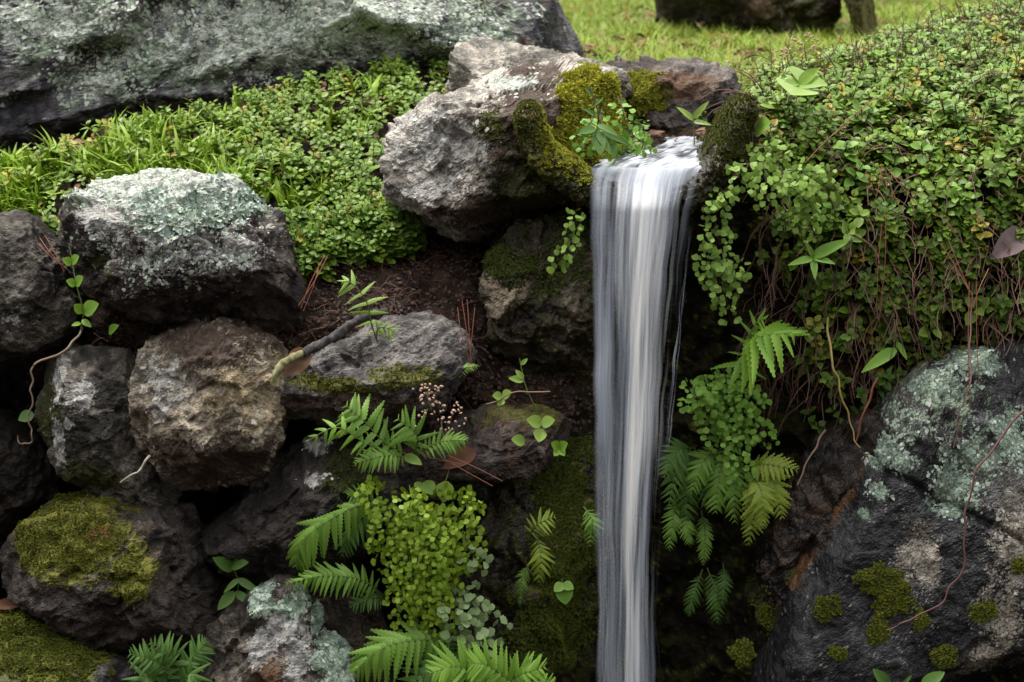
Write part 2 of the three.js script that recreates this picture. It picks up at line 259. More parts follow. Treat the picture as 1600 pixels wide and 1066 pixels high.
// ---------- the ground: one sheet from the foot of the wall over its face and up the slope behind ----------
const soilMat = mat({ vertexColors: true, roughness: 0.9, specularIntensity: 0.35, map: grain, bumpMap: grain, bumpScale: 0.003 });
const ROWS = [
  { n: 4, w: (u) => V((u - 800) / 1000 * 3, -0.95, 30) },
  { n: 10, w: (u) => V((u - 800) / 1000, -0.8, 1.6) },
  { n: 10, w: (u) => V((u - 800) / 1000, -0.74, 0.24) },
  { n: 60, k: [[0, 1120, -0.1], [560, 1120, -0.1], [740, 1120, -0.05], [925, 1120, -0.03], [1000, 1120, -0.12], [1080, 1120, -0.13], [1180, 1120, -0.06], [1300, 1120, 0], [1600, 1120, 0.05]] },
  { n: 60, k: [[0, 850, -0.17], [500, 850, -0.17], [740, 850, -0.1], [925, 850, -0.06], [1000, 860, -0.14], [1080, 860, -0.15], [1180, 860, -0.1], [1300, 860, -0.05], [1600, 850, 0]] },
  { n: 50, k: [[0, 660, -0.2], [400, 670, -0.2], [600, 660, -0.09], [750, 650, -0.07], [925, 640, -0.11], [1000, 650, -0.16], [1080, 650, -0.16], [1180, 650, -0.12], [1300, 650, -0.07], [1450, 620, -0.05], [1600, 600, -0.03]] },
  { n: 50, k: [[0, 570, -0.2], [90, 560, -0.16], [150, 540, -0.09], [300, 525, -0.08], [440, 535, -0.07], [600, 505, -0.07], [720, 515, -0.08], [800, 520, -0.14], [925, 520, -0.14], [1000, 520, -0.16], [1180, 500, -0.12], [1300, 480, -0.06], [1600, 430, -0.02]] },
  { n: 50, k: [[0, 430, -0.19], [150, 420, -0.18], [300, 470, -0.14], [440, 430, -0.15], [600, 405, -0.17], [750, 380, -0.24], [925, 380, -0.16], [1000, 380, -0.17], [1100, 360, -0.12], [1180, 340, -0.09], [1300, 310, -0.06], [1600, 240, -0.08]] },
  { n: 50, k: [[0, 350, -0.2], [120, 335, -0.2], [400, 335, -0.2], [620, 345, -0.22], [700, 330, -0.28], [800, 320, -0.24], [900, 320, -0.12], [1000, 320, -0.1], [1090, 310, -0.1], [1150, 240, -0.11], [1210, 185, -0.16], [1300, 178, -0.22], [1450, 140, -0.34], [1600, 90, -0.42], [1850, 30, -0.5]] },
  { n: 60, k: [[-250, 310, -0.34], [0, 274, -0.36], [70, 244, -0.38], [180, 208, -0.44], [300, 197, -0.5], [440, 152, -0.58], [560, 126, -0.66], [700, 104, -0.75], [800, 150, -0.7], [925, 225, -0.4], [1040, 240, -0.32], [1110, 235, -0.32], [1150, 190, -0.33], [1200, 150, -0.34], [1290, 132, -0.46], [1340, 108, -0.55], [1400, 88, -0.62], [1500, 58, -0.75], [1590, 32, -0.85], [1850, -10, -0.95]] },
  { n: 50, k: [[-250, 320, -1.0], [0, 290, -1.0], [700, 125, -1.1], [850, 125, -1.1], [925, 120, -1.05], [1000, 150, -0.75], [1100, 150, -0.7], [1150, 140, -0.75], [1200, 130, -0.95], [1300, 128, -1.1], [1400, 100, -1.2], [1600, 50, -1.3], [1850, 10, -1.3]] },
  { n: 50, k: [[0, 90, -2.0], [850, 75, -1.9], [1000, 80, -1.7], [1200, 80, -1.7], [1300, 70, -2], [1600, 40, -2.2]] },
  { n: 20, k: [[0, -20, -4], [800, -20, -4], [1600, -30, -4]] },
  { n: 10, w: (u) => V((u - 800) / 1000 * 3, 1.5, -9) },
  { n: 1, w: (u) => V((u - 800) / 1000 * 24, 4, -60) },
];
function rowPoint(r, u) {
  if (r.w) return r.w(u);
  let v = 0, z = 0; const k = r.k;
  for (const du of [-24, -12, 0, 12, 24]) {
    const q = u + du; let i = 0; while (i < k.length - 2 && q > k[i + 1][0]) i++;
    const t = clamp((q - k[i][0]) / (k[i + 1][0] - k[i][0])); v += lerp(k[i][1], k[i + 1][1], t) / 5; z += lerp(k[i][2], k[i + 1][2], t) / 5;
  }
  return at(u, v, z);
}
const us = []; for (const u of [-8000, -3000, -1400, -700, -400]) us.push(u); for (let u = -260; u <= 1860; u += 4.8) us.push(u); for (const u of [2000, 2300, 3000, 4600, 9600]) us.push(u);
const NC = us.length, rowsOut = [], rowPar = [];
{
  const knots = ROWS.map((r) => us.map((u) => rowPoint(r, u)));
  for (let r = 0; r < ROWS.length - 1; r++) for (let s = 0; s < ROWS[r].n; s++) {
    const t = s / ROWS[r].n, a = knots[Math.max(0, r - 1)], b = knots[r], c = knots[r + 1], d = knots[Math.min(ROWS.length - 1, r + 2)], t2 = t * t, t3 = t2 * t;
    // tangents limited, so that long far segments do not overshoot the near ones
    rowsOut.push(us.map((_, i) => {
      const seg = c[i].clone().sub(b[i]), L = seg.length(), m1 = c[i].clone().sub(a[i]).multiplyScalar(0.5), m2 = d[i].clone().sub(b[i]).multiplyScalar(0.5);
      m1.clampLength(0, L); m2.clampLength(0, L);
      return V(0, 0, 0).addScaledVector(b[i], 2 * t3 - 3 * t2 + 1).addScaledVector(m1, t3 - 2 * t2 + t).addScaledVector(c[i], -2 * t3 + 3 * t2).addScaledVector(m2, t3 - t2);
    })); rowPar.push(r + t);
  }
  rowsOut.push(knots[ROWS.length - 1]); rowPar.push(ROWS.length - 1);
}
const NR = rowsOut.length;
const groundNormal = (r, i) => { const a = rowsOut[Math.max(0, r - 2)][i], b = rowsOut[Math.min(NR - 1, r + 2)][i], c = rowsOut[r][Math.max(0, i - 3)], d = rowsOut[r][Math.min(NC - 1, i + 3)]; return d.clone().sub(c).cross(b.clone().sub(a)).normalize(); };
const groundN = rowsOut.map((row, r) => row.map((_, i) => groundNormal(r, i)));
// wet stone shows where the fall runs, humus and litter on the slopes, bare earth in the hollow
const groundPos = new Float32Array(NR * NC * 3), groundCol = new Float32Array(NR * NC * 3);
{
  const out = [0, 0, 0];
  const bare = { c0: [0.018, 0.01, 0.0075], c1: [0.055, 0.031, 0.022], layers: [{ kind: 'dark', s: 3, bias: -0.25, n: 0.7, f: 30 }] };
  const humus = { c0: [0.008, 0.005, 0.004], c1: [0.03, 0.017, 0.011], layers: [{ kind: 'moss', s: 9, bias: -0.3, n: 0.7, f: 14 }] };
  const wet = { c0: [0.006, 0.005, 0.004], c1: [0.024, 0.017, 0.012], layers: [{ kind: 'mossDark', s: 4, bias: -0.1, n: 0.7, f: 18 }, { kind: 'moss', s: 14, bias: -0.35, n: 0.7, f: 22 }] };
  const lawn = { c0: [0.05, 0.055, 0.015], c1: [0.09, 0.055, 0.03], layers: [] };
  for (let r = 0; r < NR; r++) for (let i = 0; i < NC; i++) {
    const p = rowsOut[r][i], n = groundN[r][i], par = rowPar[r], u = us[i], o = (r * NC + i) * 3;
    let lump = par > 2.5 && par < 11.5 ? 0.016 * fbm(p.x, p.y, p.z, 11, 4, 0.55) + 0.0035 * fbm(p.x, p.y, p.z, 75, 3, 0.6) + 0.0014 * noise(p.x * 320, p.y * 320, p.z * 320) : 0.02 * noise(p.x * 2, p.y, p.z * 2);
    if (par > 2.5 && par < 7.6 && u > 900) lump += (0.05 * (ridged(p.x, p.y, p.z, 9, 4) - 0.62) + 0.012 * chips(p.x * 30, p.y * 30, p.z * 30)) * sstep(900, 960, u);
    groundPos[o] = p.x + n.x * lump; groundPos[o + 1] = p.y + n.y * lump; groundPos[o + 2] = p.z + n.z * lump;
    const spec = par > 10.4 ? lawn : par > 7.8 ? humus : u > 900 && u < 1240 + 90 * noise(p.x * 9, p.y * 9, p.z * 9) && par < 7.6 ? wet : u >= 1000 ? humus : bare;
    paint([groundPos[o], groundPos[o + 1], groundPos[o + 2]], [n.x, n.y, n.z], spec, out); groundCol.set(out, o);
  }
}
{
  const idx = new Uint32Array((NR - 1) * (NC - 1) * 6); let k = 0;
  for (let r = 0; r < NR - 1; r++) for (let i = 0; i < NC - 1; i++) { const a = r * NC + i, b = a + 1, c = a + NC, d = c + 1; idx[k++] = a; idx[k++] = b; idx[k++] = c; idx[k++] = b; idx[k++] = d; idx[k++] = c; }
  const g = geoFrom(groundPos, idx); g.setAttribute('color', new THREE.BufferAttribute(groundCol, 3)); g.setAttribute('uv', grainUV(groundPos));
  tag(meshOf('ground', g, soilMat, scene), null, null, null, 'structure');
}
const U0 = 5, U1 = NC - 6;
function scatterGround(n, r0, r1, u0, u1, keep) {
  const out = [], i0 = us.findIndex((u) => u >= u0), i1 = us.findIndex((u) => u >= u1), a = rowPar.findIndex((p) => p >= r0), b = rowPar.findIndex((p) => p >= r1);
  for (let k = 0; k < n; k++) {
    const r = Math.floor(rr(a, b)), i = Math.floor(rr(i0, i1)), o = (r * NC + i) * 3, q = o + NC * 3, f = rnd(), h = rnd();
    const p = V(lerp(groundPos[o], groundPos[o + 3], f), lerp(groundPos[o + 1], groundPos[q + 1], h), lerp(groundPos[o + 2], groundPos[q + 2], h));
    if (keep(us[i] + 4.8 * f, rowPar[r], p)) out.push([p, groundN[r][i].clone(), us[i], rowPar[r]]);
  }
  return out;
}
console.log('ground');

// ---------- the stones ----------
const S = {};
S.boulder = stone({ name: 'boulder', category: 'boulder', label: 'huge dark boulder spotted with white lichen on the slope above the wall', seed: 3, res: 330, z: -1.0, front: 0.42, back: 0.6, power: 3, cuts: 3, cutMin: 0.9, rough: 0.4, chip: 0.5, pit: 1.2,
  outline: [[-180, 350], [0, 320], [200, 290], [440, 240], [700, 180], [855, 150], [888, 92], [868, 45], [835, -10], [780, -80], [500, -150], [100, -170], [-140, -110], [-220, 120]], planes: [[-0.1, 0.25, 1, 0.86], [0.2, -0.5, 1, 0.9]],
  ledge: [{ p: at(110, 85, -0.6), n: [-0.5, 0.87], dep: 0.045, w: 0.01 }, { p: at(650, 60, -0.6), n: [0.45, 0.9], dep: 0.04, w: 0.008 }],
  spec: { c0: [0.034, 0.031, 0.037], c1: [0.120, 0.112, 0.125], f1: 6, layers: [
    { kind: 'lichenGreen', s: 2, bias: -0.3, n: 0.85, f: 13, k: 0.6, cover: 0.75, spots: [spot(230, 110, 230, -0.6, 90), spot(450, 60, 260, -0.6, 110), spot(720, 40, 150, -0.6, 80), spot(120, 60, 200, -0.6, 90)] },
    { kind: 'lichenWhite', s: 5, bias: -0.26, n: 0.95, nf: 0.3, f: 17, k: 0.6, spots: [spot(145, 130, 60, -0.6, 45), spot(400, 60, 260, -0.6, 80), spot(560, 40, 200, -0.6, 80), spot(60, 30, 170, -0.6, 60), spot(320, 90, 120, -0.6, 50)] },
    { kind: 'dark', s: 8, line: [[at(-20, 130, -0.6), at(110, 85, -0.6)], [at(110, 85, -0.6), at(170, 40, -0.6)], [at(170, 40, -0.6), at(260, -20, -0.6)]], width: 0.014, n: 0.7, cover: 0.7 },
    { kind: 'brown', s: 11, bias: -0.5, n: 0.9, f: 5 }] } });
S.edge = stone({ name: 'wall_stone', label: 'grey stone cut off by the left picture edge, beside the lichen-capped boulder', seed: 5, res: 130, z: -0.07, front: 0.09, back: 0.12, cuts: 5,
  outline: [[-90, 360], [0, 345], [45, 352], [80, 395], [117, 470], [120, 512], [60, 545], [0, 548], [-90, 565]], planes: [[0.2, 0.9, 0.5, 0.86]],
  spec: { c0: [0.028, 0.023, 0.020], c1: [0.100, 0.090, 0.075], layers: [{ kind: 'lichenGrey', s: 2, bias: -0.55, n: 0.8, f: 30, spots: [spot(30, 500, 45, 0, 30)], k: 0.5 }] } });
S.cap = stone({ name: 'wall_stone', label: 'rounded boulder with a pale green lichen cap on top of the wall', seed: 8, res: 200, z: -0.08, front: 0.12, back: 0.14, cuts: 4, power: 2.7, smooth: 6,
  outline: [[119, 330], [150, 292], [215, 274], [300, 278], [350, 288], [398, 318], [432, 348], [455, 400], [472, 470], [455, 502], [400, 517], [330, 495], [250, 485], [180, 466], [140, 432], [117, 380]], planes: [[0, 1, 0.55, 0.8], [0.1, -0.7, 0.75, 0.83]],
  spec: { c0: [0.021, 0.015, 0.014], c1: [0.074, 0.058, 0.048], layers: [
    { kind: 'lichenGrey', s: 7, bias: -0.25, n: 0.8, f: 34, nf: 0.25, spots: [spot(270, 380, 130, 0, 55), spot(370, 400, 40, 0, 30)], k: 0.5 },
    { kind: 'lichenGreen', s: 3, n: 0.6, f: 30, bias: 0.06, spots: [spot(280, 300, 175, -0.02, 42)] },
    { kind: 'pale', s: 4, n: 0.5, f: 26, bias: 0, spots: [spot(190, 320, 55, 0, 26), spot(160, 335, 35, 0, 24), spot(375, 385, 22, 0), spot(325, 372, 14, 0)] },
    { kind: 'lichenWhite', s: 9, n: 0.7, f: 40, bias: -0.12, spots: [spot(260, 292, 150, -0.04, 28)] },
    { kind: 'mossDark', s: 6, bias: -0.4, n: 0.7, f: 20, spots: [spot(160, 400, 50, 0)], k: 0.6 }] } });
S.angular = stone({ name: 'wall_stone', label: 'angular grey stone with a white spot, left of the tan stone', seed: 12, res: 160, z: -0.02, front: 0.1, cuts: 7, cutMin: 0.8,
  outline: [[63, 570], [110, 552], [190, 565], [212, 600], [218, 640], [250, 700], [292, 750], [262, 787], [190, 775], [130, 745], [88, 700], [66, 640]],
  spec: { c0: [0.034, 0.030, 0.026], c1: [0.135, 0.120, 0.102], layers: [{ kind: 'mossDark', s: 2, n: 0.7, bias: -0.1, spots: [spot(80, 640, 35, 0.03, 60), spot(150, 735, 60, 0.03, 25)] }, { kind: 'pale', s: 9, n: 0.6, f: 40, spots: [spot(128, 615, 20, 0.05), spot(115, 655, 9, 0.05), spot(85, 600, 16, 0.05, 30), spot(95, 690, 12, 0.05, 40)] }] } });
S.tan = stone({ name: 'wall_stone', label: 'pale tan stone with earth on its top, below the lichen-capped boulder', seed: 15, res: 165, z: -0.02, front: 0.12, cuts: 5,
  outline: [[212, 592], [238, 542], [300, 512], [360, 506], [420, 532], [446, 570], [452, 620], [440, 690], [400, 740], [330, 762], [270, 745], [225, 690], [212, 640]], planes: [[-0.3, 0.3, 1, 0.84], [0.15, -0.75, 0.6, 0.78]],
  spec: { c0: [0.123, 0.099, 0.072], c1: [0.320, 0.271, 0.210], layers: [{ kind: 'tan', s: 1, n: 0.8, bias: -0.2, f: 20, spots: [spot(390, 610, 60, 0.08, 60)], k: 0.8 }, { kind: 'pale', s: 2, n: 0.8, bias: -0.25, f: 26, spots: [spot(255, 610, 50, 0.08, 50)], k: 0.8 },
    { kind: 'brown', s: 5, n: 0.7, bias: -0.1, f: 18, spots: [spot(320, 540, 90, 0.06, 34), spot(330, 720, 120, 0.06, 50)] }] } });
S.flat = stone({ name: 'wall_stone', label: 'flat dark grey stone with an olive moss stripe, beneath the stick', seed: 19, res: 150, z: -0.02, front: 0.11, cuts: 4, power: 2.8,
  outline: [[443, 612], [458, 582], [520, 545], [600, 505], [680, 500], [722, 528], [735, 560], [712, 600], [690, 630], [640, 658], [520, 662], [465, 650]], planes: [[-0.05, 0.8, 0.75, 0.75], [0, -0.25, 1, 0.85]],
  spec: { c0: [0.047, 0.043, 0.042], c1: [0.155, 0.141, 0.134], layers: [{ kind: 'moss', s: 4, n: 0.7, f: 26, bias: -0.12, spots: [spot(630, 590, 60, 0.08, 16), spot(520, 605, 80, 0.08, 14)], cover: 0.8 }, { kind: 'brown', s: 6, n: 0.6, bias: -0.2, spots: [spot(560, 640, 140, 0.08, 28)] }] } });
S.slant = stone({ name: 'wall_stone', label: 'dark slanting stone left of the bright maidenhair fern', seed: 23, res: 150, z: 0, front: 0.1, cuts: 4,
  outline: [[328, 832], [380, 780], [430, 730], [488, 691], [560, 697], [580, 740], [586, 800], [560, 860], [500, 895], [420, 908], [370, 890], [335, 860]], planes: [[-0.5, 0.8, 0.5, 0.85], [-0.1, -0.5, 0.85, 0.84]],
  spec: { c0: [0.010, 0.007, 0.006], c1: [0.038, 0.031, 0.028], layers: [{ kind: 'pale', s: 5, n: 0.8, f: 60, bias: -0.25, spots: [spot(490, 712, 26, 0.08, 12), spot(495, 752, 26, 0.08, 10)] }, { kind: 'mossDark', s: 4, n: 0.7, bias: -0.2, spots: [spot(540, 745, 40, 0.08)] }] } });
S.mossy = stone({ name: 'wall_stone', label: 'large brown stone with golden moss on its left shoulder', seed: 27, res: 180, z: 0.03, front: 0.13, cuts: 5,
  outline: [[13, 862], [50, 810], [110, 785], [160, 773], [230, 798], [285, 815], [312, 870], [357, 940], [330, 985], [250, 1012], [190, 1005], [100, 950], [30, 910]], planes: [[0.1, -0.75, 0.7, 0.8], [0.1, 0.6, 0.8, 0.82]],
  spec: { c0: [0.018, 0.014, 0.012], c1: [0.059, 0.048, 0.042], layers: [{ kind: 'brown', s: 3, n: 0.6, bias: -0.3, f: 14 }, { kind: 'moss', s: 7, n: 0.7, f: 22, spots: [spot(110, 840, 80, 0.12, 60), spot(210, 890, 34, 0.12, 40), spot(60, 850, 50, 0.1, 40)] }, { kind: 'rust', s: 8, n: 0.6, bias: -0.1, spots: [spot(150, 838, 22, 0.13, 14)] }] } });
S.corner = stone({ name: 'wall_stone', label: 'stone with a thick olive moss cushion in the bottom left corner', seed: 31, res: 140, z: 0.09, front: 0.11, cuts: 4,
  outline: [[-120, 1010], [-40, 985], [0, 972], [70, 975], [140, 1000], [190, 1032], [228, 1085], [200, 1160], [0, 1180], [-120, 1130]], planes: [[0.1, 0.8, 0.6, 0.8]],
  spec: { c0: [0.044, 0.039, 0.038], c1: [0.157, 0.150, 0.150], layers: [{ kind: 'moss', s: 7, n: 0.5, f: 20, bias: 0.1, spots: [spot(70, 1030, 90, 0.2, 45), spot(-20, 1000, 60, 0.2, 50)] }] } });
S.cornerBack = stone({ name: 'wall_stone', label: 'small grey stone wedged behind the moss cushion stone at bottom left', seed: 33, res: 80, z: 0.0, front: 0.09, cuts: 4,
  outline: [[-60, 960], [0, 950], [50, 962], [75, 985], [60, 1020], [-60, 1030]], spec: { c0: [0.08, 0.075, 0.07], c1: [0.2, 0.19, 0.18] } });
S.patch = stone({ name: 'wall_stone', label: 'stone with mint and white lichen patches at the bottom, left of the ferns', seed: 37, res: 160, z: 0.07, front: 0.11, cuts: 5,
  outline: [[308, 1045], [340, 985], [400, 922], [432, 911], [460, 915], [505, 955], [540, 1000], [562, 1060], [550, 1130], [440, 1160], [320, 1140]], planes: [[-0.7, 0.5, 0.5, 0.86], [0.6, 0.5, 0.55, 0.85]],
  spec: { c0: [0.032, 0.026, 0.021], c1: [0.125, 0.105, 0.087], layers: [{ kind: 'rust', s: 1, n: 0.6, bias: -0.3, f: 16, spots: [spot(430, 1050, 50, 0.15)], cover: 0.6 }, { kind: 'pale', s: 3, n: 0.7, f: 30, bias: -0.05, spots: [spot(440, 990, 34, 0.16, 30), spot(465, 1030, 20, 0.16, 44), spot(415, 1010, 26, 0.16)] },
    { kind: 'lichenMint', s: 5, n: 0.55, f: 30, spots: [spot(455, 958, 22, 0.16, 18), spot(405, 950, 20, 0.16, 18), spot(520, 1025, 30, 0.15, 30), spot(525, 1060, 24, 0.15), spot(465, 925, 14, 0.15), spot(490, 985, 10, 0.15, 22)] }] } });
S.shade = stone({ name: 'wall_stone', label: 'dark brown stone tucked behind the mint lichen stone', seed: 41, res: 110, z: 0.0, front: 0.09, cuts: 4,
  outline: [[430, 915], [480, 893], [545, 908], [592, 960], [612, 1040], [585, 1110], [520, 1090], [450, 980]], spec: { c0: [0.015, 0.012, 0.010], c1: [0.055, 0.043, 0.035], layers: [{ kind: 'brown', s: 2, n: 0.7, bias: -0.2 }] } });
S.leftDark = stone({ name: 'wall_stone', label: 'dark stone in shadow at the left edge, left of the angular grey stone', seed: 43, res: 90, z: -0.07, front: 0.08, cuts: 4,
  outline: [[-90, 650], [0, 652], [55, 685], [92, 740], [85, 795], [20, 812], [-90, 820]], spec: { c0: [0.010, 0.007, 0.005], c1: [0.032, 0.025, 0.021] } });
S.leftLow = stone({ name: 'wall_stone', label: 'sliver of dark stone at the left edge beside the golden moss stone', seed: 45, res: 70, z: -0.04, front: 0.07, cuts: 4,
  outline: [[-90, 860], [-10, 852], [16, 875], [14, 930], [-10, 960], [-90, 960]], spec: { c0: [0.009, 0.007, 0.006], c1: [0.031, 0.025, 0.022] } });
S.beyond = stone({ name: 'wall_stone', label: 'grey stone of the wall beyond the left picture edge, upper one', seed: 81, res: 70, z: -0.07, front: 0.1, cuts: 5, outline: [[-330, 400], [-240, 350], [-120, 360], [-100, 470], [-130, 560], [-280, 570], [-340, 500]], spec: { c0: [0.03, 0.026, 0.023], c1: [0.1, 0.09, 0.08] } });
S.beyondLow = stone({ name: 'wall_stone', label: 'brown stone of the wall beyond the left picture edge, lower one', seed: 83, res: 70, z: 0, front: 0.12, cuts: 5, outline: [[-340, 640], [-240, 590], [-110, 620], [-100, 780], [-150, 860], [-300, 850], [-350, 750]], spec: { c0: [0.03, 0.024, 0.02], c1: [0.09, 0.075, 0.065] } });
S.small = stone({ name: 'wall_stone', label: 'small dark stone above the bright maidenhair fern', seed: 47, res: 110, z: -0.02, front: 0.09, cuts: 5,
  outline: [[580, 735], [598, 692], [650, 684], [715, 690], [760, 712], [745, 760], [690, 785], [610, 780]], planes: [[0, 0.9, 0.4, 0.8]], spec: { c0: [0.020, 0.016, 0.014], c1: [0.069, 0.058, 0.050] } });
S.spoutLeft = stone({ name: 'boulder', category: 'boulder', label: 'big pale grey angular boulder left of the water spout', seed: 52, res: 210, z: -0.2, front: 0.15, back: 0.22, cuts: 3, cutMin: 0.9, power: 3, smooth: 2, centre: [770, 245],
  outline: [[606, 255], [612, 205], [676, 166], [730, 146], [790, 122], [850, 100], [905, 108], [945, 132], [965, 190], [935, 265], [915, 330], [880, 372], [800, 388], [760, 374], [700, 357], [642, 342], [616, 312]], planes: [[-0.45, 0.25, 0.9, 0.8], [0.25, -0.85, 0.45, 0.66], [0.4, 0.35, 0.85, 0.8], [-0.1, 0.95, 0.35, 0.84]],
  spec: { c0: [0.151, 0.135, 0.119], c1: [0.464, 0.426, 0.374], layers: [{ kind: 'pale', s: 2, n: 0.8, f: 22, bias: -0.2, spots: [spot(680, 230, 90, 0, 60), spot(665, 310, 50, 0)], k: 0.7 }, { kind: 'brown', s: 8, n: 0.7, bias: -0.1, f: 16, spots: [spot(860, 220, 110, 0, 120), spot(780, 345, 100, 0, 45)] }, { kind: 'mossDark', s: 6, n: 0.7, f: 30, bias: -0.05, spots: [spot(765, 205, 24, 0, 22), spot(840, 300, 80, 0, 60)] }, { kind: 'lichenWhite', s: 3, n: 0.7, f: 40, bias: -0.2, spots: [spot(800, 135, 50, -0.1, 10)] }] } });
S.spoutTop = stone({ name: 'boulder', category: 'boulder', label: 'low block of stone behind the pale spout boulder with a shaded left end', seed: 55, res: 110, z: -0.4, front: 0.1, back: 0.2, cuts: 2, power: 4, smooth: 1,
  outline: [[704, 130], [712, 82], [748, 68], [830, 80], [892, 92], [960, 110], [990, 150], [900, 190], [720, 190]], planes: [[-0.8, -0.1, 0.6, 0.8], [0, 0.85, 0.5, 0.8]], spec: { c0: [0.112, 0.101, 0.086], c1: [0.340, 0.308, 0.265], layers: [{ kind: 'lichenGrey', s: 4, bias: -0.4, n: 0.8, f: 24 }] } });
S.cliff = stone({ name: 'rugged_rock', category: 'rock', label: 'rugged brown rock under the spout, left of the falling water', seed: 58, res: 170, z: -0.14, front: 0.1, back: 0.1, cuts: 9, cutMin: 0.78, rough: 1.5, wet: true,
  outline: [[758, 430], [775, 390], [810, 350], [860, 305], [930, 295], [975, 330], [980, 620], [930, 660], [840, 640], [795, 575], [775, 500]], planes: [[-0.3, 0.2, 1, 0.85]],
  spec: { c0: [0.030, 0.022, 0.014], c1: [0.125, 0.098, 0.069], layers: [{ kind: 'mossDark', s: 3, n: 0.8, bias: -0.12, f: 16 }, { kind: 'dark', s: 6, n: 0.8, bias: -0.3, f: 12 }] } });
S.knob = stone({ name: 'craggy_rock', category: 'rock', label: 'craggy knob of rock with a dark mossy top beside the earth hollow', seed: 61, res: 120, z: -0.1, front: 0.08, back: 0.12, cuts: 8, cutMin: 0.75, rough: 1.8,
  outline: [[755, 455], [762, 405], [790, 388], [830, 395], [848, 440], [835, 480], [795, 505], [765, 490]], spec: { c0: [0.084, 0.066, 0.047], c1: [0.259, 0.209, 0.149], layers: [{ kind: 'mossDark', s: 3, n: 0.7, spots: [spot(795, 420, 50, -0.02, 32)] }] } });
S.ledge = stone({ name: 'mossy_rock', category: 'rock', label: 'tall mossy rock between the maidenhair fern and the falling water', seed: 64, res: 210, z: -0.06, front: 0.09, back: 0.12, cuts: 8, cutMin: 0.84, power: 3.4, rough: 0.9, wet: true, smooth: 2, centre: [830, 880],
  outline: [[560, 770], [640, 700], [720, 665], [770, 622], [850, 612], [930, 640], [970, 700], [985, 900], [985, 1160], [700, 1180], [610, 1100], [580, 950]], planes: [[-0.1, 0.75, 0.75, 0.86]],
  spec: { c0: [0.009, 0.007, 0.006], c1: [0.038, 0.029, 0.023], layers: [{ kind: 'brown', s: 8, n: 0.5, bias: -0.2, spots: [spot(770, 690, 120, 0, 50)] }, { kind: 'grey', s: 3, n: 0.6, bias: -0.15, f: 14, spots: [spot(740, 695, 80, 0, 26)], cover: 0.7 }, { kind: 'mossDark', s: 5, n: 0.8, bias: -0.05, f: 20 }, { kind: 'moss', s: 9, n: 0.8, bias: -0.25, f: 24, spots: [spot(880, 850, 60, 0.02, 200), spot(880, 700, 50, 0.02, 60), spot(830, 650, 80, 0.02, 16)], k: 0.5 }] } });
S.ledgeStone = stone({ name: 'ledge_stone', label: 'flat brown stone forming the ledge above the tall mossy rock', seed: 65, res: 120, z: -0.02, front: 0.09, back: 0.1, cuts: 5, power: 3,
  outline: [[590, 712], [640, 690], [700, 664], [770, 645], [850, 650], [905, 668], [910, 700], [850, 728], [760, 738], [680, 735], [610, 738]], planes: [[0, 0.85, 0.5, 0.75]],
  spec: { c0: [0.031, 0.023, 0.020], c1: [0.112, 0.090, 0.081], layers: [{ kind: 'moss', s: 4, n: 0.8, bias: -0.1, f: 22, spots: [spot(830, 662, 90, 0.05, 16)], cover: 0.8 }, { kind: 'soil', s: 7, n: 0.7, bias: -0.15, f: 18 }] } });
S.darkSlab = stone({ name: 'rock_slab', category: 'rock', label: 'black wet rock slope right of the falling water, left of the lichen slab', seed: 67, res: 170, z: -0.04, front: 0.08, back: 0.14, cuts: 2, cutMin: 0.92, power: 3.2, wet: true, rough: 0.7,
  outline: [[1080, 1180], [1165, 960], [1215, 810], [1275, 700], [1350, 645], [1420, 680], [1420, 1180]], planes: [[-0.35, 0.25, 0.9, 0.82]],
  spec: { c0: [0.009, 0.007, 0.007], c1: [0.036, 0.028, 0.025], layers: [{ kind: 'rust', s: 3, n: 0.7, bias: -0.35, f: 9, cover: 0.5 }, { kind: 'brown', s: 6, n: 0.6, bias: -0.2, f: 14 }] } });
const slabZ = 0.12;
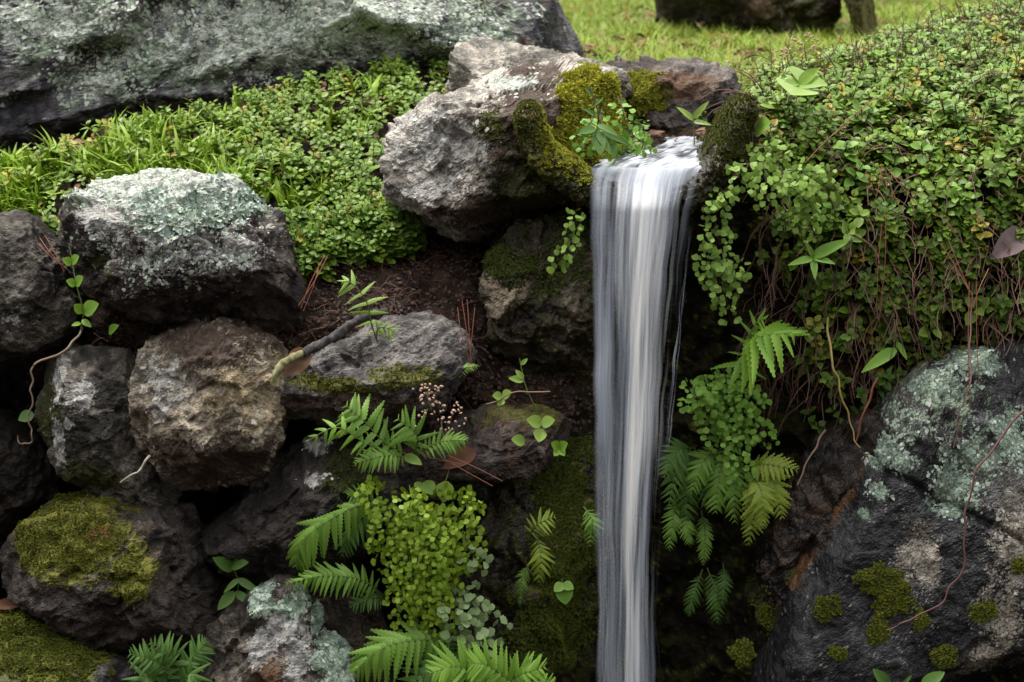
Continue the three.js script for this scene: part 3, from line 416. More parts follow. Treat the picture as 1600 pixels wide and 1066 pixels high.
S.slab = stone({ name: 'rock_slab', category: 'rock', label: 'big sloping slab with pale green lichen in the lower right corner', seed: 71, res: 280, z: 0.0, front: 0.13, back: 0.2, cuts: 2, cutMin: 0.94, power: 3.8, rough: 0.3, chip: 0.35, pit: 1, smooth: 2, centre: [1480, 840], wet: true, 
  outline: [[1180, 1130], [1235, 915], [1300, 800], [1372, 690], [1400, 630], [1450, 580], [1530, 553], [1640, 535], [1720, 600], [1740, 1130]], planes: [[-0.15, 0.2, 1, 0.84], [-0.75, 0.45, 0.5, 0.88]], crack: [[0.45, 0.9, 0, 0.07, 0.006, 0.012]],
  spec: { c0: [0.018, 0.018, 0.021], c1: [0.053, 0.053, 0.057], layers: [{ kind: 'grey', s: 9, n: 0.6, f: 24, bias: -0.2, spots: [spot(1420, 640, 60, slabZ, 70), spot(1590, 760, 60, slabZ, 60)], cover: 0.8 },
    { kind: 'sandAndLit', s: 3, n: 0.8, f: 22, nf: 0.4, bias: -0.06, spots: [spot(1590, 850, 34, slabZ, 60), spot(1565, 960, 34, slabZ, 45), spot(1540, 1040, 24, slabZ, 40), spot(1440, 880, 30, slabZ, 40)], k: 0.8 },
    { kind: 'lichenMint', s: 5, n: 0.8, f: 26, bias: -0.22, cover: 0.8, spots: [spot(1407, 732, 36, slabZ, 26), spot(1385, 785, 17, slabZ, 12), spot(1500, 780, 36, slabZ, 50), spot(1540, 720, 60, slabZ, 30), spot(1590, 690, 36, slabZ, 44), spot(1480, 620, 55, slabZ, 28), spot(1545, 580, 50, slabZ, 24), spot(1360, 820, 9, slabZ)] },
    { kind: 'lichenGreen', s: 8, n: 0.9, f: 30, bias: -0.55, spots: [spot(1500, 660, 110, slabZ, 90)], k: 0.6 },
    { kind: 'rust', s: 7, n: 0.6, nf: 0.3, f: 40, line: [[at(1372, 690, 0.06), at(1330, 790, 0.08)], [at(1330, 790, 0.08), at(1262, 880, 0.06)], [at(1262, 880, 0.06), at(1240, 920, 0.06)]], width: 0.011, cover: 0.85 }] } });
S.rust = stone({ name: 'streamside_stone', category: 'stone', label: 'stone with rust brown moss hanging over its front, behind the spout', seed: 74, res: 120, z: -0.55, front: 0.09, back: 0.2, cuts: 2, power: 3.4,
  outline: [[930, 130], [960, 101], [1090, 101], [1138, 112], [1150, 150], [1160, 235], [1050, 245], [930, 235]], planes: [[0, 0.95, 0.3, 0.85]], spec: { c0: [0.05, 0.04, 0.035], c1: [0.13, 0.11, 0.1], layers: [{ kind: 'rust', s: 3, n: 0.7, f: 14, bias: -0.1, spots: [spot(1060, 135, 80, -0.46, 30)], cover: 0.55 }, { kind: 'moss', s: 5, n: 0.7, bias: -0.2, f: 14, spots: [spot(1000, 150, 60, -0.46, 30)] }] } });
S.farBrown = stone({ name: 'far_boulder', category: 'boulder', label: 'blurred brown boulder at the top edge on the lawn', seed: 77, res: 110, z: -2.2, front: 0.25, back: 0.3, cuts: 5, power: 3,
  outline: [[1040, 40], [1035, -20], [1060, -120], [1280, -140], [1290, 0], [1285, 80], [1200, 95], [1100, 60]], spec: { c0: [0.03, 0.022, 0.016], c1: [0.13, 0.085, 0.055], f1: 4, layers: [{ kind: 'sandAndLit', s: 4, n: 0.7, f: 7, bias: -0.1, spots: [spot(1255, 60, 120, -2, 70), spot(1250, 10, 90, -2, 40)], k: 0.9, cover: 0.75 }, { kind: 'mossDark', s: 6, n: 0.7, f: 5, bias: -0.1 }] } });  // the pale spots paint the lit right half into the boulder colour
S.farMoss = stone({ name: 'far_stone', category: 'stone', label: 'blurred mossy stone leaning beside the far brown boulder at the top edge', seed: 79, res: 60, z: -1.9, front: 0.08, back: 0.2, cuts: 2,
  outline: [[1318, -120], [1330, 10], [1352, 70], [1385, 70], [1372, 20], [1350, -30], [1345, -120]], spec: { c0: [0.05, 0.045, 0.015], c1: [0.1, 0.09, 0.03], f1: 5 } });
console.log('stones');

// ---------- the spout: a mossy trough with two upturned sides ----------
function trough() {
  const path = [[828, 160, 17], [828, 195, 20], [846, 238, 23], [884, 272, 24], [922, 296, 24], [1000, 304, 24], [1075, 302, 24], [1112, 276, 22], [1136, 236, 21], [1157, 192, 18], [1174, 150, 14]];
  const c = at(1000, 300, -0.03), curve = new THREE.CatmullRomCurve3(path.map(([u, v]) => at(u, v, -0.03).sub(c))), A = 240, B = 110, pos = [], idx = [], col = [], out = [0, 0, 0];
  const spec = { c0: [0.025, 0.02, 0.015], c1: [0.06, 0.047, 0.036], layers: [{ kind: 'mossDark', s: 3, n: 0.8, bias: 0.05, f: 24 }, { kind: 'moss', s: 6, n: 0.8, bias: -0.3, f: 30, spots: [spot(860, 210, 70, 0, 80)], k: 0.7 }, { kind: 'rust', s: 9, n: 0.7, f: 40, bias: -0.15, spots: [spot(828, 165, 34, 0, 26)], cover: 0.7 }] };
  for (let i = 0; i <= A; i++) {
    const t = i / A, p = curve.getPoint(t), T = curve.getTangent(t), N = V(-T.y, T.x, 0).normalize(), f = t * (path.length - 1), k = Math.min(path.length - 2, Math.floor(f)), R = lerp(path[k][2], path[k + 1][2], f - k) / 1000;
    const end = Math.pow(clamp(Math.sin(Math.PI * clamp(t, 0.002, 0.998)) * 6), 0.5);
    for (let j = 0; j < B; j++) {
      const a = j / B * 2 * Math.PI, ca = Math.sign(Math.cos(a)) * Math.pow(Math.abs(Math.cos(a)), 0.8), sa = Math.sign(Math.sin(a)) * Math.pow(Math.abs(Math.sin(a)), 0.7);
      const q = V(p.x + N.x * ca * R * end, p.y + N.y * ca * R * end, (sa > 0 ? 0.045 : 0.2) * sa * end * lerp(0.8, 1, Math.sin(Math.PI * t)));
      const w = q.clone().add(c), e = 0.007 * fbm(w.x, w.y, w.z, 20, 4, 0.6) + 0.004 * fbm(w.x, w.y, w.z, 90, 2);
      q.x += N.x * e * Math.sign(ca); q.y += N.y * e * Math.sign(ca); q.z += sa * e; pos.push(q.x, q.y, q.z);
      paint([w.x, w.y, w.z], [0, 0, 1], spec, out); col.push(...out);
    }
  }
  for (let i = 0; i < A; i++) for (let j = 0; j < B; j++) { const b = (j + 1) % B; idx.push(i * B + j, i * B + b, (i + 1) * B + j, i * B + b, (i + 1) * B + b, (i + 1) * B + j); }
  const g = geoFrom(pos, idx, col); g.setAttribute('uv', grainUV(pos)); const m = meshOf('water_spout', g, wetMat, scene); m.position.copy(c);
  return tag(m, 'dark mossy trough with two upturned sides that the water pours from', 'spout');
}
S.spout = trough();

// ---------- water: the run above the lip and the fall, white where it carries air ----------
function waterSheet(A, B, f, matl, name, parent) {
  const pos = [], idx = [], col = [];
  for (let i = 0; i <= A; i++) for (let j = 0; j <= B; j++) { const q = f(i / A, j / B); pos.push(q[0].x, q[0].y, q[0].z); col.push(...q[1]); }
  for (let i = 0; i < A; i++) for (let j = 0; j < B; j++) { const a = i * (B + 1) + j, b = a + 1, c = a + B + 1, d = c + 1; idx.push(a, c, b, b, c, d); }
  return meshOf(name, geoFrom(pos, idx, col), matl, parent);
}
const airMat = mat({ vertexColors: true, transparent: true, roughness: 0.55, specularIntensity: 0.4 });
const streamMat = mat({ vertexColors: true, roughness: 0.16, specularIntensity: 1 });
const LEFT = [[262, 926], [285, 919], [330, 918], [420, 919], [520, 923], [640, 926], [760, 928], [900, 931], [1000, 931], [1200, 930]], RIGHT = [[262, 1098], [285, 1092], [330, 1082], [420, 1068], [520, 1058], [640, 1046], [760, 1038], [900, 1030], [1000, 1030], [1200, 1034]];
const along = (k, v) => { let i = 0; while (i < k.length - 2 && v > k[i + 1][0]) i++; return lerp(k[i][1], k[i + 1][1], clamp((v - k[i][0]) / (k[i + 1][0] - k[i][0]))); };
const drop = (v) => { const h = Math.max(0, (v - 262) / 1000); return 0.012 + 0.14 * Math.sqrt(h) - 0.02 * h; };
const streak = (a, v, k) => { const x = a * 9 + k * 7; const y = v + 30 * noise(a * 2, v * 0.002, k); return 0.55 * noise(x * 0.4, y * 0.0016 + k, k) + 0.45 * noise(x * 1.1 + v * 0.0006, y * 0.0028, k + 3) + 0.26 * noise(x * 3.2, y * 0.0045, k + 5) + 0.13 * noise(x * 8, y * 0.008, k + 9); };
{
  const water = base('waterfall', at(1000, 275, 0), null, null); water.userData.kind = 'structure'; water.name = 'water';
  const o = water.position, sub = (p) => p.sub(o);
  const layer = (k, a0, a1, dz, amp, shade) => (t, s) => {
    const v = 262 + Math.pow(t, 1.25) * 900, a = lerp(a0, a1, s), l = along(LEFT, v), r = along(RIGHT, v), arch = Math.sqrt(Math.max(0, 1 - Math.pow(2 * a - 1, 2))), n = streak(a, v, k);
    const u = lerp(l, r, a) + 3 * noise(a * 3, v * 0.004, k) + 4 * (a - 0.5) * noise(v * 0.012, k, 4), z = drop(v) + dz + 0.03 * arch * sstep(262, 330, v) + amp * n * sstep(258, 300, v);
    return [sub(at(u, v, z)), shade(a, v, n, arch)];
  };
  // inner body: thin clear grey water, the dark rock shows through it
  waterSheet(220, 150, layer(2, 0.01, 0.99, -0.02, 0.002, (a, v, n, arch) => { const al = clamp((0.3 + 0.5 * n + 0.18 * arch - 0.3 * sstep(0.7, 0.9, a)) * sstep(0, 0.1, a) * sstep(1, 0.88, a)); return [0.4, 0.44, 0.52, 0.85 * al]; }), airMat, 'inner_sheet', water);
  // outer body: white aerated tongues, most of them in the middle
  waterSheet(260, 190, layer(5, 0, 1, 0, 0.0018, (a, v, n, arch) => {
    const core = Math.exp(-Math.pow((a - 0.52 - 0.06 * noise(v * 0.003, 1, 1)) / lerp(0.27, 0.15, sstep(300, 620, v)), 2)), al = clamp((lerp(-0.22, -0.2, sstep(300, 480, v)) + 0.8 * core + 0.75 * n) * sstep(0, 0.12, a) * sstep(1, 0.88, a)) * lerp(0.3, 0.85, sstep(262, 312, v + 14 * noise(a * 14, 1, 1)));
    const w = lerp(0.52, 0.92, clamp(core + 0.4 * n)), warm = 0.06 * core; return [w * (0.92 + warm), w * (0.95 + 0.4 * warm), w, al];
  }), airMat, 'outer_sheet', water);
  waterSheet(200, 90, layer(9, 0.3, 0.76, 0.008, 0.0016, (a, v, n) => { const al = clamp(-0.22 + 0.85 * n + 0.5 * Math.exp(-Math.pow((a - 0.53) / 0.09, 2))) * sstep(0.3, 0.4, a) * sstep(0.76, 0.66, a) * sstep(275, 330, v); return [0.92, 0.92, 0.9, 0.85 * al]; }), airMat, 'front_tongue', water);
  // a thin veil that leaves the right edge
  waterSheet(120, 24, (t, q) => { const v = lerp(340, 760, t), u = lerp(1083, 1036, Math.pow(t, 0.85)) + (q - 0.5) * lerp(5, 13, t) + 2 * noise(t * 6, q, 3), n = noise(q * 5, v * 0.006, 12) + 0.5 * noise(q * 14, v * 0.01, 15); return [sub(at(u, v, drop(v) - 0.01 + 0.003 * n)), [0.62, 0.66, 0.74, clamp(0.1 + 0.5 * n) * sstep(0, 0.25, t) * sstep(1, 0.7, t) * sstep(0, 0.25, q) * sstep(1, 0.75, q)]]; }, airMat, 'side_veil', water);
  // the run behind the lip
  waterSheet(130, 130, (t, s) => {
    const z = t < 0.12 ? lerp(0.004, -0.03, t / 0.12) : lerp(-0.03, -0.42, (t - 0.12) / 0.88), v0 = t < 0.12 ? lerp(310, 262, Math.sqrt(t / 0.12)) : lerp(262, 214, Math.pow((t - 0.12) / 0.88, 0.8)), u = lerp(lerp(924, 1036, sstep(0.1, 0.8, t)) + 8 * noise(t * 9, 1, 1) * sstep(0.1, 0.2, t), lerp(1096, 1150, sstep(0, 0.5, t)), s);
    const p = at(u, v0, z), n = 0.65 * noise(p.x * 22 + p.z * 6, p.z * 7, 2) + 0.35 * noise(p.x * 60 + p.z * 22, p.z * 15, 5), m = noise(p.x * 130 + p.z * 60, p.z * 24, 8);
    p.y += (0.0026 * n + 0.0005 * m) * sstep(0.04, 0.2, t);
    const w = sstep(-0.35, 0.5, n * 0.8 + 0.3 * m + 0.12) * lerp(0.12, 1, sstep(0.06, 0.16, t)); return [sub(p), [lerp(0.07, 0.6, w), lerp(0.078, 0.63, w), lerp(0.095, 0.7, w)]];
  }, streamMat, 'stream_run', water);
}
console.log('water');

// ---------- ground cover ----------
const coverMat = leafMat(1, 1, 1, { roughness: 0.42, transmission: 0.3, specularIntensity: 0.45 });
const green = (b = 1, y = 0) => { const k = b * rr(0.75, 1.2), w = rr(0, 1) + y; const old = rnd() < 0.05 ? 1 : 0; return [(0.12 + 0.12 * old) * k * (1 + 0.55 * w), 0.255 * k * (1 + 0.15 * w), 0.032 * k]; };
{
  reseed(101);
  const lists = [[], [], [], []], push = (p, n, s, col, lean = 0.6) => { const up = n.clone().multiplyScalar(0.55).add(V(rr(-lean, lean), 0.8, rr(-lean * 0.5, lean) + 0.15)).normalize(); lists[Math.floor(rnd() * 4)].push({ p: p.clone().addScaledVector(n, rr(-0.002, 0.02) + 0.014 * Math.max(0, fbm(p.x, p.y, p.z, 10, 2) + 0.3)), up, s, col }); };
  // slope on the left
  for (const [p, n, u, par] of scatterGround(5600, 7.55, 9.0, -260, 720, (u, par, p) => rnd() < (u > 400 - 300 * (par - 8.3) ? 0.9 : 0.16) * (0.35 + 0.65 * sstep(-0.3, 0.2, fbm(p.x, p.y, p.z, 9, 2))) && par > 7.7 + 0.12 * noise(u * 0.01, 1, 1))) push(p, n, rr(0.5, 1.05), green(1.05, 0.2));
  // spilling over the edge below the slope
  for (const [p, n] of scatterGround(3600, 6.75, 7.8, 430, 660, (u, par, p) => rnd() < sstep(6.7, 7.5, par + 0.25 * noise(p.x * 14, p.y * 14, 3)) * (1 - sstep(600, 660, u)))) push(p, n, rr(0.75, 1.2), green(0.95));
  for (const [p, n] of scatterGround(700, 6.9, 7.8, 40, 135, () => rnd() < 0.5)) push(p, n, rr(0.7, 1.1), green(0.9));
  // bank on the right: dense above, thinning out downwards
  for (const [p, n, u] of scatterGround(16500, 5.5, 9.25, 1190, 1840, (u, par, p) => { const q = par + 0.35 * fbm(p.x, p.y, p.z, 8, 2) + (u - 1300) * 0.0016; return rnd() < (0.1 + 0.9 * sstep(5.8, 8.3, q)) * (0.16 + 0.84 * sstep(-0.25, 0.2, fbm(p.x, p.y, p.z, 12, 2))) * sstep(1190, 1290, u + 60 * noise(p.x * 20, p.y * 20, 1) + (par > 7.4 ? 60 : 0)); })) { const big = rnd() < 0.16; push(p, n, big ? rr(1.1, 1.5) : rr(0.5, 1.1), green(big ? 1.15 : 1, 0.1)); };
  for (const [p, n] of scatterGround(900, 8.6, 9.6, 1195, 1400, () => rnd() < 0.7)) push(p, n, rr(0.8, 1.2), green(1.05));
  // a few hanging shoots in the shade under the bank
  for (const [p, n] of scatterGround(260, 4.9, 6.3, 1240, 1600, () => rnd() < 0.6)) push(p, n, rr(0.7, 1.1), green(0.8));
  // rim of the trough and stones of the stream
  for (const [p, n] of scatterGround(2200, 8.2, 10.2, 880, 1160, (u, par) => rnd() < 0.6 && !(u > 1010 && par < 9.4))) push(p, n, rr(0.6, 1), green(1));
  lists.forEach((l, i) => mass('creeping_plant', sprigs[i], coverMat, l, scene, ['dense creeping plant with small round leaves over the bank and slope', 'creeping plant shoots with four leaf pairs over the bank', 'short creeping shoots with wide leaves over the bank', 'small-leaved creeping shoots filling the bank and slope'][i], 'ground cover'));
  // broad grass blades among the creepers on the left, lawn behind
  const g = [[], [], []];
  for (const [p, n, u] of scatterGround(3000, 7.9, 9.0, -260, 620, (u, par, p) => rnd() < sstep(-0.35, 0.4, noise(p.x * 6, 1, p.z * 6)) * (u < 420 ? 1 : 0.25))) { const k = rr(0.8, 1.25); g[Math.floor(rnd() * 3)].push({ p, up: V(rr(-0.5, 0.5), 1, rr(-0.1, 0.5)).normalize(), s: rr(0.8, 1.5), col: [0.26 * k, 0.4 * k, 0.03 * k] }); }
  g.forEach((l, i) => mass('grass', tufts[i], coverMat, l, scene, ['broad-bladed grass tufts below the huge lichen boulder', 'short grass tufts among the creeping plants on the left slope', 'tall sparse grass blades on the left slope'][i], 'grass'));
  const lawn = [[], []];
  for (const [p] of scatterGround(26000, 9.6, 12.6, 780, 1660, (u, par, p) => rnd() < 0.25 + 0.75 * sstep(-0.3, 0.25, fbm(p.x, p.y, p.z, 2.2, 2)))) { const k = rr(0.8, 1.3), w = rnd() < 0.14 ? 1 : 0; lawn[Math.floor(rnd() * 2)].push({ p, up: V(rr(-0.5, 0.5), 1, rr(-0.2, 0.5)).normalize(), s: rr(0.55, 1.2), col: [(0.27 + 0.06 * w) * k, (0.38 - 0.16 * w) * k, 0.03 * k] }); }
  lawn.forEach((l, i) => mass('lawn_grass', lawnTufts[i], coverMat, l, scene, ['blurred sunny lawn grass behind the stones', 'longer lawn grass blades behind the stones'][i], 'grass'));
  console.log('cover', lists.map((l) => l.length).join(), lawn.map((l) => l.length).join());
}

// ---------- moss on the stones ----------
const mossMat = leafMat(1, 1, 1, { roughness: 0.85, transmission: 0.15 });
const mossCol = (y = 0.5) => { const k = rr(0.6, 1.3), w = clamp(y + rr(-0.25, 0.25)); return [lerp(0.07, 0.19, w) * k, lerp(0.11, 0.185, w) * k, lerp(0.012, 0.014, w) * k]; };
function mossOn(m, n, spots, o = {}) {
  const list = []; reseed((o.seed ?? 7) + 200);
  for (const [p, nr] of sampleMesh(m, n, (w, nr) => { if (nr.z < -0.1 && nr.y < 0.2) return false; let b = -1; for (const s of spots) b = Math.max(b, 1 - Math.hypot((w.x - s.x) / s.rx, (w.y - s.y) / s.ry)); return b + 0.55 * fbm(w.x, w.y, w.z, 26, 3) + (o.bias ?? 0) > 0; })) list.push({ p, up: nr.lerp(V(rr(-0.4, 0.4), 1, 0.2), 0.25).normalize(), s: rr(0.7, 1.35) * (o.s ?? 1), col: mossCol(o.y).map((c) => c * (o.lum ?? 1)) });
  if (list.length) mass('moss', o.geo ?? mossStar, mossMat, list, m);
}
mossOn(S.mossy, 26000, [spot(110, 840, 85, 0.12, 62), spot(210, 890, 36, 0.12, 42), spot(60, 850, 50, 0.1, 42)], { seed: 1, y: 0.5, s: 0.62, bias: -0.22 });
mossOn(S.corner, 26000, [spot(75, 1030, 95, 0.2, 48), spot(-20, 1000, 60, 0.2, 50)], { seed: 2, y: 0.35, bias: 0, s: 0.75 });
mossOn(S.flat, 9000, [spot(630, 590, 60, 0.08, 16), spot(520, 605, 80, 0.08, 12)], { seed: 3, y: 0.5, s: 0.6, bias: -0.1 });
mossOn(S.ledge, 50000, [spot(885, 850, 60, 0.02, 220), spot(880, 700, 60, 0.02, 60), spot(820, 650, 90, 0.02, 16), spot(860, 1000, 90, 0.02, 120)], { seed: 4, y: 0.2, bias: -0.2, s: 0.75 });
mossOn(S.spout, 24000, [spot(835, 185, 50, 0, 60), spot(1150, 200, 40, 0, 80)], { seed: 5, y: 0.45, bias: -0.15, lum: 0.6, s: 0.7 });
mossOn(S.spout, 16000, [spot(872, 205, 34, 0, 60), spot(905, 250, 40, -0.05, 30)], { seed: 15, y: 0.75, bias: -0.05, lum: 1.7, s: 0.9 });
mossOn(S.spoutLeft, 12000, [spot(765, 205, 24, 0, 24), spot(880, 260, 60, 0, 50)], { seed: 6, y: 0.6, bias: -0.1, lum: 0.9, s: 0.7 });
mossOn(S.spoutLeft, 60000, [spot(925, 160, 48, -0.1, 46), spot(905, 215, 50, -0.1, 40), spot(950, 220, 40, -0.1, 40)], { seed: 16, y: 0.8, bias: 0.02, lum: 1.9, s: 0.95, geo: mossFeather });
mossOn(S.cliff, 12000, [spot(820, 440, 60, -0.04, 40), spot(900, 380, 40, -0.04, 80)], { seed: 7, y: 0.1, bias: -0.1, s: 0.7 });
mossOn(S.knob, 5000, [spot(795, 418, 44, -0.02, 26)], { seed: 8, y: 0.1, s: 0.7 });
mossOn(S.rust, 26000, [spot(985, 150, 60, -0.46, 40)], { seed: 9, y: 0.75, s: 1, lum: 1.6, bias: 0.05 });
mossOn(S.slant, 4000, [spot(535, 745, 34, 0.08, 24)], { seed: 10, y: 0.2, s: 0.6, bias: -0.1 });
mossOn(S.darkSlab, 9000, [spot(1200, 960, 16, 0.04, 40), spot(1170, 1010, 16, 0.04, 34), spot(1225, 1010, 20, 0.04, 20), spot(1240, 912, 10, 0.04)], { seed: 11, y: 0.2, s: 0.8 });
// foliose lichen: a rosette of ruffled lobes on the capped boulder
{
  reseed(301); const lobe = leafGeo(0.008, 0.009, -0.003, 0.6, 3, 1.5), list = [], spots = [spot(275, 335, 60, 0, 26), spot(330, 325, 60, 0, 30), spot(240, 320, 30, 0, 22), spot(375, 325, 26, 0, 18)];
  for (const [p, n] of sampleMesh(S.cap, 14000, (w, n) => n.z > -0.1 && spots.some((s) => 1 - Math.hypot((w.x - s.x) / s.rx, (w.y - s.y) / s.ry) + 0.5 * noise(w.x * 40, w.y * 40, w.z * 40) > 0.05))) { const k = rr(0.75, 1.15); list.push({ p, up: n.add(V(rr(-0.7, 0.7), rr(-0.7, 0.5), rr(-0.3, 0.6))).normalize(), s: rr(0.45, 1.05), col: [0.36 * k, 0.44 * k, 0.38 * k] }); }
  mass('lichen', lobe, mat({ color: rgb(1, 1, 1), roughness: 0.9, side: THREE.DoubleSide }), list, S.cap);
}
const flakeGeo = (() => { reseed(321); const pos = [0, 0.1, 0], idx = [], n = 9; for (let i = 0; i < n; i++) { const a = i / n * 6.2832, r = rr(0.62, 1.15); pos.push(Math.cos(a) * r, 0, Math.sin(a) * r); } for (let i = 0; i < n; i++) idx.push(0, 1 + (i + 1) % n, 1 + i); return geoFrom(pos, idx); })();
const crustMat = mat({ color: rgb(1, 1, 1), roughness: 0.92, specularIntensity: 0.3, side: THREE.DoubleSide });
function crust(m, n, o) {
  reseed(o.seed + 340); const list = [];
  for (const [p, nr] of sampleMesh(m, n, (w, nr) => { if (nr.z < 0.05) return false; let b = o.base ?? -1; for (const s of o.spots) b = Math.max(b, 1 - Math.hypot((w.x - s.x) / s.rx, (w.y - s.y) / s.ry)); return Math.min(b, o.most ?? 0.4) + 0.75 * fbm(w.x + o.seed, w.y, w.z, o.f ?? 16, 3, 0.6) + 0.25 * noise(w.x * 70, w.y * 70, w.z * 70) > (o.limit ?? 0.3); })) { const c = o.cols[Math.floor(rnd() * o.cols.length)], k = rr(0.75, 1.2), s = (o.s ?? 0.005) * Math.pow(rnd(), 1.6) + 0.0011; list.push({ p: p.addScaledVector(nr, 0.0006), up: nr.add(V(rr(-0.12, 0.12), rr(-0.12, 0.12), 0)).normalize(), s: V(s * rr(0.7, 1.4), s, s * rr(0.7, 1.4)), col: c.map((q) => q * k) }); }
  mass('crust_lichen', flakeGeo, crustMat, list, m);
}
const WHITE = [0.5, 0.54, 0.48], GREENISH = [0.27, 0.34, 0.24], MINT = [0.33, 0.43, 0.34], ASH = [0.3, 0.29, 0.28];
crust(S.boulder, 90000, { seed: 1, s: 0.0042, f: 7, base: -0.35, most: 0.3, limit: 0.18, cols: [WHITE, WHITE, GREENISH, GREENISH, ASH], spots: [spot(400, 60, 330, -0.6, 110), spot(140, 120, 130, -0.6, 80), spot(620, 40, 230, -0.6, 90), spot(60, 30, 160, -0.6, 60)] });
crust(S.slab, 42000, { seed: 2, s: 0.0028, f: 18, limit: 0.22, cols: [MINT, MINT, GREENISH, WHITE], spots: [spot(1407, 732, 46, slabZ, 34), spot(1385, 785, 20, slabZ, 15), spot(1500, 780, 44, slabZ, 60), spot(1540, 720, 80, slabZ, 40), spot(1590, 690, 46, slabZ, 54), spot(1480, 620, 70, slabZ, 40), spot(1545, 580, 60, slabZ, 34), spot(1440, 680, 40, slabZ, 50)] });
crust(S.slab, 18000, { seed: 3, s: 0.0026, f: 20, limit: 0.25, cols: [[0.34, 0.3, 0.25], [0.42, 0.38, 0.33], ASH], spots: [spot(1590, 850, 44, slabZ, 80), spot(1560, 960, 44, slabZ, 60), spot(1540, 1040, 30, slabZ, 50), spot(1445, 880, 30, slabZ, 50)] });
crust(S.patch, 20000, { seed: 4, s: 0.0028, f: 20, limit: 0.2, cols: [MINT, MINT, WHITE], spots: [spot(455, 958, 28, 0.16, 22), spot(405, 950, 24, 0.16, 22), spot(520, 1025, 36, 0.15, 36), spot(525, 1060, 28, 0.15), spot(465, 925, 16, 0.15)] });
crust(S.cap, 22000, { seed: 5, s: 0.0028, f: 22, limit: 0.3, cols: [ASH, ASH, WHITE, GREENISH], spots: [spot(270, 385, 140, 0, 60), spot(250, 305, 150, 0, 40), spot(370, 395, 50, 0, 30)] });
crust(S.spoutLeft, 9000, { seed: 6, s: 0.0035, f: 20, base: -0.1, limit: 0.5, cols: [ASH, [0.36, 0.35, 0.32], [0.42, 0.42, 0.38]], spots: [spot(690, 240, 110, 0, 80), spot(800, 135, 90, -0.1, 30)] });
crust(S.tan, 5000, { seed: 7, s: 0.0035, f: 24, limit: 0.45, cols: [[0.42, 0.4, 0.36], [0.36, 0.32, 0.24]], spots: [spot(260, 620, 60, 0.08, 60), spot(400, 640, 40, 0.08, 60)] });
crust(S.angular, 4000, { seed: 8, s: 0.0035, f: 24, limit: 0.45, cols: [[0.42, 0.41, 0.39], ASH], spots: [spot(128, 615, 30, 0.05, 30), spot(90, 640, 24, 0.05, 80)] });
crust(S.slant, 3000, { seed: 9, s: 0.003, f: 30, limit: 0.5, cols: [[0.46, 0.46, 0.44]], spots: [spot(490, 712, 40, 0.08, 22), spot(495, 752, 40, 0.08, 18)] });
console.log('moss');

// ---------- ferns ----------
function pinnaGeo(lobes, W, curl, cut) {
  const pos = [], idx = []; let k = 0;
  const row = (t, w, fwd) => { const y = -curl * t * t; pos.push(-w, y - 0.15 * w, t + fwd, 0, y + 0.02, t, w, y - 0.15 * w, t + fwd); };
  const prof = (t) => W * 0.5 * Math.pow(clamp(1 - t), 0.62) * (0.75 + 0.25 * Math.min(1, t * 5));
  for (let i = 0; i < lobes; i++) { const t = i / lobes; row(t, prof(t) * cut, 0); row(t + 0.55 / lobes, prof(t + 0.4 / lobes), 0.03); }
  row(1, 0.004, 0);
  const n = pos.length / 9; for (let i = 0; i < n - 1; i++) for (const c of [0, 1]) { const a = i * 3 + c; idx.push(a, a + 3, a + 1, a + 1, a + 3, a + 4); }
  const col = []; for (let i = 0; i < pos.length / 9; i++) for (const s of [-1, 0, 1]) { const k = s ? 1.04 : 0.84; col.push(k, k, k); }
  return geoFrom(pos, idx, col);
}
const PINNA = [pinnaGeo(9, 0.32, 0.14, 0.66), pinnaGeo(9, 0.29, 0.3, 0.66), pinnaGeo(8, 0.35, 0.42, 0.7)], PINNA_WIDE = [pinnaGeo(5, 0.42, 0.1, 0.6), pinnaGeo(5, 0.4, 0.2, 0.6)];
const FERN = {
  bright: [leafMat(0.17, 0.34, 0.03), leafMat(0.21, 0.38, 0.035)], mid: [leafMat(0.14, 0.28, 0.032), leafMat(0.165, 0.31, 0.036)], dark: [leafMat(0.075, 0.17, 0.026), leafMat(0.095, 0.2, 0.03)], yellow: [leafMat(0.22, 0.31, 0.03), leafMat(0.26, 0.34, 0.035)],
  maiden: [leafMat(0.19, 0.31, 0.016), leafMat(0.23, 0.35, 0.02), leafMat(0.28, 0.4, 0.035)], pale: [leafMat(0.28, 0.39, 0.17), leafMat(0.33, 0.44, 0.2)], fresh: [leafMat(0.18, 0.36, 0.05), leafMat(0.22, 0.41, 0.06)], lime: [leafMat(0.26, 0.4, 0.07), leafMat(0.22, 0.36, 0.06)],
};
const stalkMat = mat({ color: rgb(0.09, 0.13, 0.03), roughness: 0.6 }), blackStalk = mat({ color: rgb(0.02, 0.012, 0.01), roughness: 0.5 });
function basis(dir, up) { const z = dir.clone().normalize(), x = up.clone().cross(z); if (x.lengthSq() < 1e-6) x.set(1, 0, 0); x.normalize(); return new THREE.Matrix4().makeBasis(x, z.clone().cross(x), z); }
function putLeaf(name, geo, m, parent, p, dir, up, s) { const o = meshOf(name, geo, m, parent); basis(dir, up).decompose(o.position, o.quaternion, o.scale); o.position.copy(p); o.scale.set(s, s, s); return o; }
